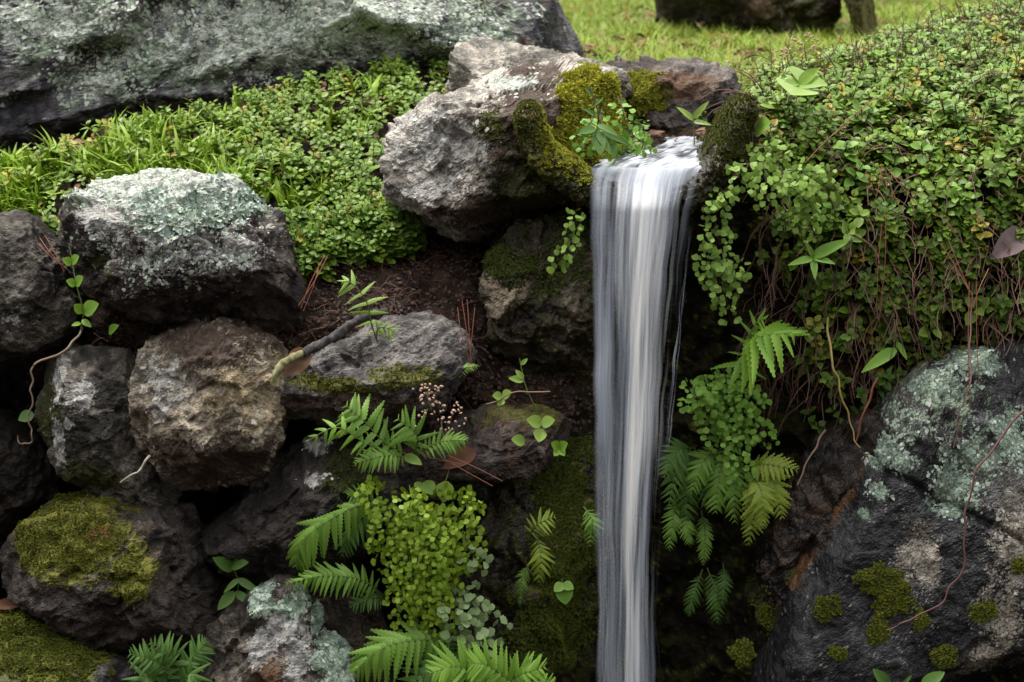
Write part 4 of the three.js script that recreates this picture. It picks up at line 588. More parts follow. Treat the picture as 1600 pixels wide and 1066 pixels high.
function fern(label, fronds, o = {}) {
  reseed((o.seed ?? 1) + 400);
  const start = at(...fronds[0].path[0]), root = base('fern', start, label, 'fern');
  for (const f of fronds) {
    const pts = f.path.map((q) => at(...q).sub(start)), curve = new THREE.CatmullRomCurve3(pts), L = curve.getLength();
    const stalk = meshOf('frond', thinTube(pts, 0.0014, 0.0005, 4, 16), stalkMat, root), m = FERN[f.mat ?? o.mat ?? 'mid'], len = f.len ?? 0.03, n = f.n ?? Math.round(L / (len * 0.22 + 0.003)), face = V(...(f.face ?? o.face ?? [0, 0.55, 0.85])).normalize(), geos = f.wide ? PINNA_WIDE : PINNA, bare = f.bare ?? 0.16;
    for (let i = 0; i < n; i++) {
      const t = lerp(bare, 0.99, i / (n - 1)), q = (t - bare) / (1 - bare), p = curve.getPoint(t), T = curve.getTangent(t), side = T.clone().cross(face).normalize();
      const size = len * Math.pow(Math.sin(Math.PI * (0.14 + 0.84 * q)), f.even ?? 0.65) * rr(0.88, 1.08);
      for (const s of [-1, 1]) { const d = side.clone().multiplyScalar(s).addScaledVector(T, 0.45 + 0.5 * q).add(V(rr(-0.18, 0.18), rr(-0.18, 0.18) - (f.droop ?? 0.25), rr(-0.2, 0.2))); putLeaf('pinna', geos[Math.floor(rnd() * geos.length)], m[Math.floor(rnd() * m.length)], stalk, p, d, face.clone().add(V(rr(-0.35, 0.35), rr(-0.35, 0.35), 0)), size); }
    }
  }
  return root;
}
fern('fern spreading over the small dark stone beneath the flat grey stone', [
  { path: [[645, 714, 0.07], [605, 695, 0.1], [565, 655, 0.12], [541, 634, 0.12]], len: 0.045, droop: 0.4 }, { path: [[645, 714, 0.07], [690, 690, 0.11], [730, 688, 0.12]], len: 0.026 },
  { path: [[640, 716, 0.07], [600, 712, 0.12], [556, 724, 0.13]], len: 0.028 }, { path: [[632, 716, 0.07], [570, 692, 0.12], [525, 668, 0.14], [480, 690, 0.14]], len: 0.03, n: 9, mat: 'bright' }, { path: [[648, 712, 0.07], [650, 680, 0.1], [622, 655, 0.11]], len: 0.04 }], { seed: 1 });
fern('arching fern with drooping tips left of the bright maidenhair fern', [
  { path: [[608, 806, 0.05], [565, 790, 0.1], [515, 812, 0.13], [474, 845, 0.14], [462, 884, 0.13]], len: 0.056, droop: 0.75, n: 17 }, { path: [[608, 806, 0.05], [578, 800, 0.09], [548, 830, 0.11], [535, 868, 0.11]], len: 0.035, droop: 0.4, mat: 'dark' }, { path: [[608, 800, 0.05], [570, 778, 0.08], [545, 775, 0.1]], len: 0.026 }], { seed: 2, mat: 'mid' });
fern('small fern hanging over the dark brown stone behind the mint lichen stone', [
  { path: [[606, 935, 0.06], [560, 905, 0.12], [505, 900, 0.15], [448, 912, 0.15]], len: 0.034, droop: 0.45 }, { path: [[606, 935, 0.06], [580, 935, 0.1], [548, 948, 0.12]], len: 0.022, mat: 'dark' }], { seed: 3 });
fern('large fern with a drooping frond at the bottom, right of the mint lichen stone', [
  { path: [[728, 1012, 0.06], [665, 1000, 0.14], [600, 1012, 0.18], [552, 1050, 0.19]], len: 0.06, droop: 0.65, n: 18 }, { path: [[728, 1018, 0.06], [690, 1040, 0.15], [630, 1075, 0.18]], len: 0.045, mat: 'dark' }, { path: [[728, 1012, 0.06], [690, 1020, 0.1], [660, 1060, 0.12]], len: 0.04, mat: 'dark' }], { seed: 4, mat: 'mid' });
fern('bright yellow green fern at the bottom edge left of the falling water', [
  { path: [[785, 1110, 0.08], [755, 1062, 0.15], [712, 1042, 0.18], [672, 1052, 0.19]], len: 0.05 }, { path: [[785, 1110, 0.08], [805, 1060, 0.15], [850, 1042, 0.17]], len: 0.04 }, { path: [[785, 1110, 0.08], [800, 1070, 0.15], [760, 1040, 0.18], [735, 1036, 0.19]], len: 0.045 }, { path: [[785, 1110, 0.08], [835, 1085, 0.14], [872, 1082, 0.16]], len: 0.035 }], { seed: 5, mat: 'bright' });
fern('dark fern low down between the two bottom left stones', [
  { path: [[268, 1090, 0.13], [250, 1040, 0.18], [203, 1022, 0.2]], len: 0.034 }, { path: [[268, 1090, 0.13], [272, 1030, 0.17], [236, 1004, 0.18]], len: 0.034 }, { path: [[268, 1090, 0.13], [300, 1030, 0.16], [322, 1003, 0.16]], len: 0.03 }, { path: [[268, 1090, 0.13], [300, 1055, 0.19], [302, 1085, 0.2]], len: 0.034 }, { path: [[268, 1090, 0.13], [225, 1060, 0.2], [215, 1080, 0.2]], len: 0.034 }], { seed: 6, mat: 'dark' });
fern('bright fern with finger-like leaflets hanging from the bank right of the water', [
  { path: [[1152, 612, -0.06], [1160, 565, -0.01], [1186, 528, 0.03], [1238, 520, 0.06]], len: 0.08, droop: 0.6, n: 10, bare: 0.3 }, { path: [[1152, 612, -0.06], [1165, 545, -0.02], [1182, 505, -0.01], [1196, 498, 0]], len: 0.03, n: 8 }], { seed: 7, mat: 'bright', face: [0.1, 0.8, 0.6] });
fern('yellow green fern below the hanging maidenhair beside the black wet rock', [
  { path: [[1168, 735, -0.05], [1195, 726, 0], [1245, 734, 0.03]], len: 0.03, wide: true }, { path: [[1168, 738, -0.05], [1180, 780, 0.01], [1170, 850, 0.02]], len: 0.03, wide: true }, { path: [[1170, 738, -0.05], [1208, 752, 0.01], [1222, 808, 0.03]], len: 0.032, wide: true }, { path: [[1168, 738, -0.05], [1190, 770, 0.03], [1192, 825, 0.04]], len: 0.026, wide: true }], { seed: 8, mat: 'yellow' });
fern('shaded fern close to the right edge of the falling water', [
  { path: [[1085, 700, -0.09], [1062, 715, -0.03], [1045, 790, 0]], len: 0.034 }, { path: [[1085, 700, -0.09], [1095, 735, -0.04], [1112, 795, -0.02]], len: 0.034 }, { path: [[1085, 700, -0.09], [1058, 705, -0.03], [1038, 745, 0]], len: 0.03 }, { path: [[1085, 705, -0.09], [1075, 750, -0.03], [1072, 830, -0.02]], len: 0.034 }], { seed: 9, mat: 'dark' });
fern('lacy fern low in the hanging column, right of the shaded fern', [{ path: [[1135, 690, -0.08], [1125, 740, -0.02], [1118, 800, 0]], len: 0.034 }, { path: [[1135, 690, -0.08], [1145, 745, -0.02], [1148, 815, 0]], len: 0.034 }, { path: [[1130, 700, -0.08], [1100, 720, -0.02], [1080, 770, 0]], len: 0.03 }], { seed: 19, mat: 'mid' });
fern('bright fern tucked under the shaded fern at the water edge', [{ path: [[1060, 770, -0.07], [1052, 810, -0.02], [1046, 860, 0]], len: 0.022 }, { path: [[1062, 770, -0.07], [1072, 815, -0.02], [1078, 850, 0]], len: 0.02 }], { seed: 20, mat: 'mid' });
fern('small single-frond fern under the shaded fern beside the water', [{ path: [[1096, 798, -0.08], [1102, 835, -0.04], [1099, 882, -0.03]], len: 0.019, wide: true }], { seed: 10, mat: 'fresh' });
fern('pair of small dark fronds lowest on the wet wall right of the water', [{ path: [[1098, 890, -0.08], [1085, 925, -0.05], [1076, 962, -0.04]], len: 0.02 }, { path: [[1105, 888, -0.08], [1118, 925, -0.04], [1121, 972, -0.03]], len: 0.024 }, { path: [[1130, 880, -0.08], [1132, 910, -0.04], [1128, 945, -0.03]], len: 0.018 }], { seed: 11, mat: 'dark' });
fern('small yellow green fern on the tall mossy rock', [{ path: [[826, 838, 0.04], [842, 818, 0.065], [866, 808, 0.07]], len: 0.024, mat: 'yellow' }, { path: [[838, 835, 0.04], [845, 868, 0.075], [842, 908, 0.08]], len: 0.028, mat: 'yellow' }, { path: [[828, 880, 0.04], [816, 905, 0.065], [812, 946, 0.07]], len: 0.016, mat: 'mid' }], { seed: 12 });
fern('tiny fern half hidden behind the left edge of the falling water', [{ path: [[912, 792, 0.03], [926, 815, 0.06], [922, 852, 0.06]], len: 0.022 }], { seed: 13, mat: 'fresh' });
fern('twisted bright fern rising above the stick on the wall', [{ path: [[590, 535, 0.03], [580, 505, 0.05], [572, 470, 0.06], [545, 440, 0.07], [536, 440, 0.07]], len: 0.03, n: 9, droop: 0.5 }, { path: [[588, 530, 0.04], [592, 512, 0.06], [612, 516, 0.07], [606, 532, 0.07]], len: 0.016, n: 8 }], { seed: 14, mat: 'lime' });
fern('small curled fern tip right of the flat grey stone', [{ path: [[690, 622, 0.02], [700, 592, 0.04], [722, 576, 0.05], [748, 572, 0.05]], len: 0.013, wide: true }], { seed: 15, mat: 'lime' });

// maidenhair: thin black stalks with many fan-shaped leaflets
function fanGeo(lobes, cup, seed) {
  reseed(seed); const pos = [0, 0, 0], idx = [], col = [0.9, 0.9, 0.9], n = lobes * 2;
  for (let i = 0; i <= n; i++) { const a = lerp(-1.25, 1.25, i / n), r = (i % 2 ? 1 : 0.9) * rr(0.93, 1.05) * (1 - 0.2 * a * a * 0.5); pos.push(Math.sin(a) * r * 0.62, cup * Math.sin(a * 1.4) * 0.3 - 0.14 * r, (0.35 + 0.65 * Math.cos(a)) * r); const k = rr(0.95, 1.12); col.push(k, k, k); }
  for (let i = 0; i < n; i++) idx.push(0, i + 1, i + 2);
  return geoFrom(pos, idx, col);
}
const FANS = [fanGeo(5, 0.5, 501), fanGeo(4, -0.4, 502), fanGeo(5, 0.2, 503)], fanMerged = FANS[0];
function maidenhair(label, fronds, o) {
  reseed((o.seed ?? 1) + 600);
  const start = at(...fronds[0][0]), root = base('maidenhair_fern', start, label, 'fern'); const spare = []; let count = 0;
  for (const path of fronds) {
    const pts = path.map((q) => at(...q).sub(start)), curve = new THREE.CatmullRomCurve3(pts), L = curve.getLength(), stalk = meshOf('frond', thinTube(pts, 0.0008, 0.0004, 4, 12), blackStalk, root);
    const n = Math.round(L / o.step), m = FERN[o.mat];
    for (let i = 0; i <= n; i++) {
      const t = lerp(o.bare ?? 0.05, 1, i / n), p = curve.getPoint(t), T = curve.getTangent(t), side = T.clone().cross(V(0, 0.3, 1)).normalize(), w = o.width * Math.sin(Math.PI * (0.18 + 0.78 * t)), k = Math.max(1, Math.round(w / o.size));
      for (const s of [-1, 1]) for (let j = 0; j < k; j++) {
        const off = (j + 0.55) * o.size * rr(0.8, 1.1), q = p.clone().addScaledVector(side, s * off).add(V(rr(-0.5, 0.5) * o.size, -off * 0.35 + rr(-0.5, 0.5) * o.size, rr(-0.006, 0.012))), d = side.clone().multiplyScalar(s * 0.7).addScaledVector(T, 0.6).add(V(rr(-0.6, 0.6), rr(-0.6, 0.3), rr(-0.2, 0.6))), up = V(rr(-0.6, 0.6), rr(0, 1.0), 0.8), sz = o.size * rr(0.75, 1.25);
        if (count < 290) { putLeaf('leaflet', FANS[Math.floor(rnd() * 3)], m[Math.floor(rnd() * m.length)], stalk, q, d, up, sz); count++; } else spare.push([q, d, up, sz]);
      }
    }
  }
  if (spare.length) { const im = new THREE.InstancedMesh(fanMerged, FERN[o.mat][1], spare.length); im.name = 'leaflet_mass'; im.userData.kind = 'stuff'; im.castShadow = im.receiveShadow = true; spare.forEach(([q, d, up, s], i) => { const b = basis(d, up); b.scale(V(s, s, s)); b.setPosition(q); im.setMatrixAt(i, b); }); root.add(im); }
  return root;
}
reseed(611);
const curtain = (list, dz) => list.map(([u0, v0, u1, v1]) => { const z0 = dz + rr(-0.01, 0.02), b = rr(0.03, 0.06); return [[u0, v0, z0], [lerp(u0, u1, 0.25) + rr(-6, 6), lerp(v0, v1, 0.3), z0 + b], [lerp(u0, u1, 0.65) + rr(-8, 8), lerp(v0, v1, 0.68), z0 + b * 1.1], [u1, v1, z0 + b * 0.8]]; });
maidenhair('big bright maidenhair fern hanging from the ledge left of the water', curtain([[655, 790, 650, 930], [665, 785, 672, 985], [640, 790, 640, 960], [680, 795, 690, 960], [700, 800, 712, 930], [690, 785, 680, 900], [625, 800, 612, 935], [715, 800, 735, 890], [645, 780, 700, 860], [620, 785, 590, 880], [610, 780, 575, 850], [660, 785, 632, 880], [630, 775, 660, 780], [600, 770, 560, 772], [725, 790, 742, 780], [640, 880, 630, 1000], [660, 880, 700, 985], [670, 780, 730, 780], [655, 820, 660, 900], [690, 830, 700, 940], [640, 830, 650, 1000]], 0.06), { seed: 1, mat: 'maiden', size: 0.0088, step: 0.007, width: 0.025 });
maidenhair('pale maidenhair fern with large round leaflets hanging below the bright one', curtain([[712, 905, 740, 1000], [725, 915, 785, 985], [705, 920, 715, 990], [735, 960, 752, 1028], [735, 850, 742, 880]], 0.07), { seed: 2, mat: 'pale', size: 0.0145, step: 0.0115, width: 0.015 });
maidenhair('long curtain of maidenhair fern on the wet wall right of the water', curtain([[1110, 575, 1160, 700], [1105, 585, 1095, 650], [1125, 570, 1140, 640], [1140, 575, 1180, 680], [1120, 600, 1165, 760], [1150, 620, 1205, 690], [1100, 600, 1120, 690], [1145, 640, 1172, 768], [1160, 600, 1190, 640], [1090, 600, 1085, 640]], -0.06), { seed: 3, mat: 'fresh', size: 0.0105, step: 0.0088, width: 0.026 });
maidenhair('narrow maidenhair fern hanging just right of the spout', curtain([[1110, 300, 1125, 350], [1120, 340, 1130, 400], [1110, 380, 1110, 440], [1130, 390, 1140, 500], [1140, 400, 1155, 440], [1120, 400, 1128, 470], [1120, 290, 1135, 315]], -0.04), { seed: 4, mat: 'lime', size: 0.0105, step: 0.0092, width: 0.02 });
maidenhair('maidenhair fern with yellowish leaflets below the right side of the spout', curtain([[1180, 225, 1225, 240], [1190, 240, 1195, 320], [1215, 255, 1270, 330], [1235, 260, 1318, 300], [1250, 280, 1275, 368], [1240, 270, 1240, 300], [1225, 265, 1300, 270], [1165, 250, 1160, 285]], -0.02), { seed: 5, mat: 'lime', size: 0.0105, step: 0.0092, width: 0.021 });
maidenhair('slim maidenhair strand on the rock left of the spout', curtain([[905, 325, 888, 360], [893, 355, 875, 420]], -0.04), { seed: 6, mat: 'lime', size: 0.0105, step: 0.01, width: 0.009 });
maidenhair('ragged green fronds on top of the spout left of the water', curtain([[925, 180, 905, 215], [940, 170, 960, 240], [965, 150, 990, 215], [930, 205, 900, 235], [980, 200, 1010, 235]], -0.1), { seed: 7, mat: 'fresh', size: 0.01, step: 0.01, width: 0.013 });
console.log('ferns');

// ---------- small leafy plants ----------
const LEAF = [leafGeo(1, 0.5, 0.12, 0.25, 6), leafGeo(1, 0.3, 0.2, 0.3, 6, 0.85), leafGeo(1, 0.85, 0.08, 0.15, 6)];
function plant(name, label, category, stem, leaves, m, o = {}) {
  const start = at(...stem[0]), root = base(name, start, label, category);
  if (stem.length > 1) meshOf('stem', thinTube(stem.map((q) => at(...q).sub(start)), 0.0013, 0.0007, 4), o.stemMat ?? stalkMat, root);
  for (const [a, b, k] of leaves) { const p = at(...a).sub(start), d = at(...b).sub(start).sub(p), L = d.length(); putLeaf('leaf', LEAF[k], Array.isArray(m) ? m[leaves.findIndex((l) => l[1] === b) % m.length] : m, root, p, d, V(rr(-0.2, 0.2), 0.55, 0.8), L); }
  return root;
}
plant('broadleaf_plant', 'plant with pale broad leaves standing on the right side of the spout', 'plant', [[1250, 150, -0.1], [1252, 128, -0.1]], [[[1248, 132, -0.1], [1278, 106, -0.08], 0], [[1250, 132, -0.1], [1290, 128, -0.06], 0], [[1250, 134, -0.1], [1228, 112, -0.12], 1], [[1246, 130, -0.1], [1222, 130, -0.06], 1], [[1248, 135, -0.1], [1240, 142, -0.02], 2], [[1252, 130, -0.1], [1262, 108, -0.16], 2]], FERN.lime);
plant('seedling', 'seedling with three oval leaves on the mossy right horn of the spout', 'seedling', [[1182, 210, -0.02], [1176, 190, -0.02]], [[[1178, 195, -0.02], [1170, 152, -0.01], 0], [[1180, 205, -0.02], [1202, 190, 0.01], 2], [[1176, 198, -0.02], [1160, 172, -0.01], 1]], FERN.fresh);
plant('seedling', 'lime seedling standing in the stream behind the spout', 'seedling', [[1085, 228, -0.3], [1084, 185, -0.3]], [[[1084, 185, -0.3], [1105, 158, -0.29], 1], [[1084, 190, -0.3], [1110, 192, -0.28], 1], [[1084, 188, -0.3], [1060, 165, -0.3], 1]], FERN.lime);
plant('seedling', 'seedling with pointed leaves hanging on the bank right of the maidenhair ferns', 'seedling', [[1262, 440, -0.04], [1270, 402, 0.0]], [[[1270, 402, 0], [1324, 372, 0.03], 1], [[1270, 404, 0], [1235, 410, 0.02], 1], [[1271, 404, 0], [1274, 432, 0.03], 1], [[1270, 402, 0], [1262, 378, 0.01], 1], [[1271, 403, 0], [1302, 408, 0.03], 1]], FERN.fresh);
plant('lance_leaf', 'single lance-shaped leaf pointing down left on the shaded bank', 'leaf', [[1402, 520, -0.02], [1400, 546, 0.02]], [[[1400, 546, 0.02], [1350, 576, 0.05], 1], [[1402, 535, 0], [1418, 560, 0.02], 1]], FERN.bright);
plant('crevice_plant', 'dark leafy plant growing in the gap left of the slanting stone', 'plant', [[365, 945, 0.05], [372, 905, 0.07], [350, 870, 0.06]], [[[372, 905, 0.08], [405, 925, 0.1], 1], [[372, 905, 0.08], [350, 925, 0.1], 1], [[365, 890, 0.07], [335, 872, 0.09], 0], [[360, 885, 0.07], [385, 878, 0.09], 0], [[368, 925, 0.08], [395, 945, 0.11], 1], [[366, 925, 0.08], [340, 952, 0.1], 0], [[352, 872, 0.07], [372, 855, 0.07], 0]], FERN.dark);
plant('wall_plant', 'little plant with round leaves between the left edge stone and capped boulder', 'plant', [[125, 520, 0.0], [130, 490, 0.03], [118, 440, 0.03], [108, 380, 0.0]], [[[130, 488, 0.03], [152, 474, 0.04], 2], [[130, 488, 0.03], [116, 476, 0.04], 2], [[128, 500, 0.03], [142, 510, 0.04], 0], [[126, 505, 0.03], [112, 508, 0.04], 0], [[118, 445, 0.03], [128, 432, 0.04], 2], [[118, 445, 0.03], [104, 438, 0.04], 2], [[112, 410, 0.02], [122, 400, 0.03], 2], [[112, 412, 0.02], [98, 404, 0.03], 2], [[170, 520, 0.02], [182, 508, 0.04], 0]], FERN.bright);
plant('hanging_leaf', 'dark round leaf hanging by a root in the left gap', 'leaf', [[48, 640, 0.03]], [[[52, 646, 0.03], [28, 656, 0.04], 2]], FERN.dark);
plant('round_leaf_plant', 'small plant with round leaves above the bright maidenhair fern', 'plant', [[705, 715, 0.06], [700, 740, 0.08], [696, 752, 0.09]], [[[697, 752, 0.09], [693, 785, 0.1], 2], [[664, 752, 0.07], [676, 772, 0.09], 2], [[660, 755, 0.07], [650, 768, 0.09], 2], [[632, 712, 0.08], [658, 724, 0.1], 0]], FERN.lime);
plant('slender_plant', 'slender upright plant with clover-like leaves on the mossy ledge', 'plant', [[846, 668, 0.04], [835, 635, 0.05], [820, 600, 0.05], [812, 560, 0.04]], [[[846, 662, 0.05], [824, 655, 0.06], 2], [[846, 662, 0.05], [866, 656, 0.06], 2], [[845, 670, 0.05], [842, 690, 0.07], 2], [[818, 595, 0.05], [796, 590, 0.06], 0], [[818, 592, 0.05], [806, 578, 0.05], 0], [[814, 570, 0.05], [824, 560, 0.05], 0], [[785, 620, 0.03], [798, 612, 0.04], 2], [[785, 620, 0.03], [770, 618, 0.04], 2], [[786, 622, 0.03], [778, 634, 0.04], 2], [[820, 690, 0.05], [800, 686, 0.06], 2]], FERN.lime);
plant('heart_leaf_fern', 'heart-shaped drooping leaf on the mossy rock near the water', 'fern', [[878, 905, 0.05], [880, 915, 0.07]], [[[880, 912, 0.07], [884, 945, 0.08], 2], [[880, 912, 0.07], [866, 924, 0.08], 2], [[880, 912, 0.07], [896, 920, 0.08], 2]], FERN.fresh);
plant('ledge_sprout', 'sprout with tiny lobed leaves at the top of the mossy rock near the water', 'plant', [[872, 715, 0.05], [874, 700, 0.06]], [[[874, 700, 0.06], [886, 692, 0.07], 2], [[874, 700, 0.06], [862, 692, 0.07], 2], [[874, 702, 0.06], [882, 712, 0.07], 2], [[874, 702, 0.06], [866, 712, 0.07], 2]], FERN.bright);
plant('bottom_leaf_plant', 'plant with two pointed blue green leaves at the bottom right edge', 'plant', [[1395, 1090, 0.2], [1390, 1070, 0.2]], [[[1390, 1072, 0.2], [1366, 1046, 0.2], 0], [[1440, 1072, 0.2], [1476, 1050, 0.2], 0], [[1410, 1070, 0.2], [1425, 1056, 0.2], 1]], FERN.dark);
plant('stream_weed', 'dark drooping weed over the mossy left side of the spout', 'plant', [[930, 215, -0.03], [935, 180, -0.03], [920, 130, -0.05]], [[[935, 205, -0.02], [938, 240, 0.01], 0], [[932, 205, -0.02], [955, 236, 0.01], 1], [[930, 200, -0.02], [906, 206, 0], 0], [[934, 195, -0.02], [966, 208, 0], 1], [[928, 165, -0.03], [942, 152, -0.03], 1], [[930, 180, -0.03], [912, 168, -0.02], 1], [[940, 205, -0.03], [985, 222, -0.02], 1], [[950, 215, -0.03], [962, 244, -0.01], 0], [[926, 150, -0.04], [914, 136, -0.04], 1]], FERN.dark, { stemMat: blackStalk });

// ---------- litter, roots, needles ----------
const bark = mat({ color: rgb(0.045, 0.038, 0.04), roughness: 0.85 }), needleMat = mat({ color: rgb(0.2, 0.06, 0.03), roughness: 0.6 }), rootMat = mat({ color: rgb(0.2, 0.14, 0.1), roughness: 0.8 }), vineMat = mat({ color: rgb(0.12, 0.05, 0.045), roughness: 0.7 }), deadMats = [leafMat(0.16, 0.07, 0.04, { roughness: 0.8 }), leafMat(0.24, 0.14, 0.09, { roughness: 0.8 }), leafMat(0.09, 0.045, 0.035, { roughness: 0.8 })];
function strand(name, label, category, pts, r0, r1, m, group) { const start = at(...pts[0]); reseed(pts[0][0] + pts[0][1]); const fine = []; pts.forEach((q, i) => { fine.push(at(...q).sub(start)); if (i < pts.length - 1) for (const t of [0.33, 0.67]) fine.push(at(...q.map((e, k) => lerp(e, pts[i + 1][k], t))).sub(start).add(V(rr(-0.003, 0.003), rr(-0.003, 0.003), rr(-0.002, 0.002)))); }); const o = meshOf(name, thinTube(fine, r0, r1, 6, fine.length * 4), m, scene); o.position.copy(start); return tag(o, label, category, group); }
{
  const start = at(595, 490, 0.02), root = base('fallen_stick', start, 'dark fallen stick with a peeled green end lying across the wall stones', 'stick'), L = (l) => l.map((q) => at(...q).sub(start));
  const rough = (g, k, c0, c1) => { const P = g.attributes.position, Nn = g.attributes.normal, col = []; for (let i = 0; i < P.count; i++) { const x = P.getX(i), y = P.getY(i), z = P.getZ(i), e = k * (0.6 * noise(x * 60, y * 60, z * 60) + 0.4 * noise(x * 190, y * 190, z * 190)), t = sstep(-0.2, 0.5, noise(x * 90, y * 90, z * 90)); P.setXYZ(i, x + Nn.getX(i) * e, y + Nn.getY(i) * e, z + Nn.getZ(i) * e); for (let q = 0; q < 3; q++) col.push(lerp(c0[q], c1[q], t)); } g.setAttribute('color', new THREE.BufferAttribute(new Float32Array(col), 3)); g.computeVertexNormals(); return g; }, wood = mat({ vertexColors: true, roughness: 0.85 });
  meshOf('branch', rough(thinTube(L([[604, 486, 0], [570, 496, 0.03], [545, 508, 0.05], [520, 528, 0.07], [492, 542, 0.09], [474, 552, 0.1]]), 0.006, 0.0072, 14, 70), 0.003, [0.02, 0.018, 0.018], [0.07, 0.06, 0.058]), wood, root);
  meshOf('peeled_end', rough(thinTube(L([[474, 551, 0.1], [455, 560, 0.11], [442, 568, 0.115], [432, 582, 0.12], [430, 602, 0.12]]), 0.005, 0.0066, 14, 40), 0.0026, [0.16, 0.15, 0.06], [0.28, 0.27, 0.14]), wood, root);
}
function deadLeaf(label, a, b, w, m, up = [0.2, 0.5, 0.8]) { const p = at(...a), d = at(...b).sub(p); reseed(a[0]); const L = d.length(), g = leafGeo(L, L * w, L * 0.25, 0.55, 7); const q = g.attributes.position.array; for (let i = 0; i < q.length; i += 3) q[i + 1] += L * 0.07 * noise(q[i] * 60, q[i + 2] * 60, a[0]); g.computeVertexNormals(); const o = meshOf('dead_leaf', g, m, scene); basis(d, V(...up)).decompose(o.position, o.quaternion, o.scale); o.position.copy(p); return tag(o, label, 'leaf'); }
deadLeaf('curled brown dead leaf under the green end of the stick', [482, 548, 0.09], [445, 585, 0.11], 0.7, deadMats[1]);
deadLeaf('red brown dead leaf at the foot of the huge boulder, left one', [258, 206, -0.42], [272, 186, -0.43], 0.8, deadMats[0]);
deadLeaf('red brown dead leaf at the foot of the huge boulder, right one', [312, 208, -0.42], [284, 200, -0.43], 0.6, deadMats[0]);
deadLeaf('orange brown dead leaf on the ledge above the bright maidenhair', [742, 705, 0.06], [695, 728, 0.09], 0.5, deadMats[0]);
deadLeaf('mauve grey dead leaf caught in the bank at the right edge', [1602, 362, 0.0], [1556, 398, 0.03], 0.6, leafMat(0.26, 0.2, 0.2, { roughness: 0.8 }));
deadLeaf('brown dead leaf on the bare rim right of the broad-leaved plant', [1330, 112, -0.3], [1312, 122, -0.28], 0.5, deadMats[1]);
deadLeaf('rusty dead leaf behind the moss cushion stone at the left edge', [-6, 946, 0.08], [32, 942, 0.1], 0.35, deadMats[0]);
deadLeaf('dry tan leaf lying on the bank top below the far boulder', [1322, 74, -0.5], [1345, 82, -0.48], 0.6, deadMats[1]);
strand('root', 'pale root bending down into the dark left gap', 'root', [[128, 512, 0.0], [105, 545, 0.04], [60, 565, 0.05], [48, 580, 0.05], [50, 620, 0.05], [44, 660, 0.05], [50, 690, 0.05], [34, 694, 0.05], [28, 680, 0.05]], 0.0019, 0.001, rootMat);
strand('root', 'yellowish root hanging from the bank to the black wet rock', 'root', [[1294, 496, -0.03], [1300, 560, 0.02], [1312, 610, 0.03], [1328, 660, 0.03], [1344, 700, 0.04]], 0.0021, 0.001, mat({ color: rgb(0.34, 0.25, 0.08), roughness: 0.7 }));
strand('vine', 'long reddish vine trailing down the lichen slab', 'vine', [[1640, 600, 0.08], [1590, 650, 0.12], [1525, 735, 0.145], [1508, 800, 0.15], [1508, 880, 0.16], [1475, 940, 0.165], [1420, 970, 0.17], [1385, 985, 0.17]], 0.0019, 0.001, vineMat);
strand('vine', 'brown vine hanging from the bank onto the slab top', 'vine', [[1520, 440, 0], [1517, 520, 0.06], [1516, 600, 0.11], [1500, 640, 0.12], [1490, 700, 0.13]], 0.0015, 0.0009, vineMat);
strand('twig', 'slanting brown twig below the yellowish root', 'twig', [[1290, 672, 0.0], [1268, 710, 0.02], [1246, 758, 0.03]], 0.0018, 0.0012, rootMat);
strand('twig', 'rusty twig crossing the bank edge beside the slab', 'twig', [[1372, 590, 0.04], [1352, 640, 0.05], [1338, 690, 0.05]], 0.002, 0.0012, needleMat);
strand('grass_blade', 'dry white grass blade lying on the angular grey stone', 'grass', [[234, 712, 0.11], [215, 738, 0.11], [188, 754, 0.1]], 0.0022, 0.0008, mat({ color: rgb(0.5, 0.46, 0.36), roughness: 0.7 }));
strand('twig', 'thin dark twig across the moss at the top of the mossy ledge', 'twig', [[760, 632, 0.03], [810, 612, 0.05], [860, 612, 0.06]], 0.0014, 0.001, rootMat);
function needles(label, c, list) { const start = at(...c), root = base('pine_needles', start, label, 'pine needles'); for (const [a, b] of list) { const p = at(...a).sub(start), q = at(...b).sub(start), mid = p.clone().lerp(q, 0.5).add(V(rr(-0.004, 0.004), rr(-0.004, 0.004), rr(0, 0.008))); meshOf('needle', thinTube([p, mid, q], 0.0007, 0.0005, 4, 8), needleMat, root); } }
reseed(801);
needles('red pine needles hanging vertically in front of the bank above the slab', [1395, 420, 0.06], [[[1378, 350, 0.05], [1370, 482, 0.07]], [[1384, 330, 0.05], [1376, 480, 0.07]], [[1470, 380, 0.05], [1520, 462, 0.09]], [[1515, 440, 0.09], [1516, 640, 0.13]], [[1526, 440, 0.09], [1530, 600, 0.12]], [[1480, 370, 0.05], [1522, 470, 0.09]], [[1545, 420, 0.06], [1520, 480, 0.1]]]);
needles('fan of red pine needles right of the maidenhair under the spout', [1300, 210, 0.02], [[[1370, 150, -0.02], [1262, 250, 0.05]], [[1330, 190, 0.02], [1258, 255, 0.05]], [[1375, 262, 0.03], [1385, 300, 0.05]], [[1378, 260, 0.03], [1362, 330, 0.05]], [[1382, 262, 0.03], [1420, 350, 0.06]], [[1385, 262, 0.03], [1440, 330, 0.06]]]);
needles('red pine needles on the ledge above the bright maidenhair fern', [720, 720, 0.1], [[[690, 715, 0.09], [770, 760, 0.12]], [[700, 712, 0.09], [785, 752, 0.12]], [[660, 712, 0.09], [720, 725, 0.11]]]);
needles('upright pine needles behind the right end of the flat grey stone', [735, 520, 0.0], [[[722, 470, 0], [738, 570, 0.03]], [[730, 468, 0], [736, 570, 0.03]], [[742, 480, 0], [734, 575, 0.03]], [[715, 480, 0], [732, 560, 0.03]]]);
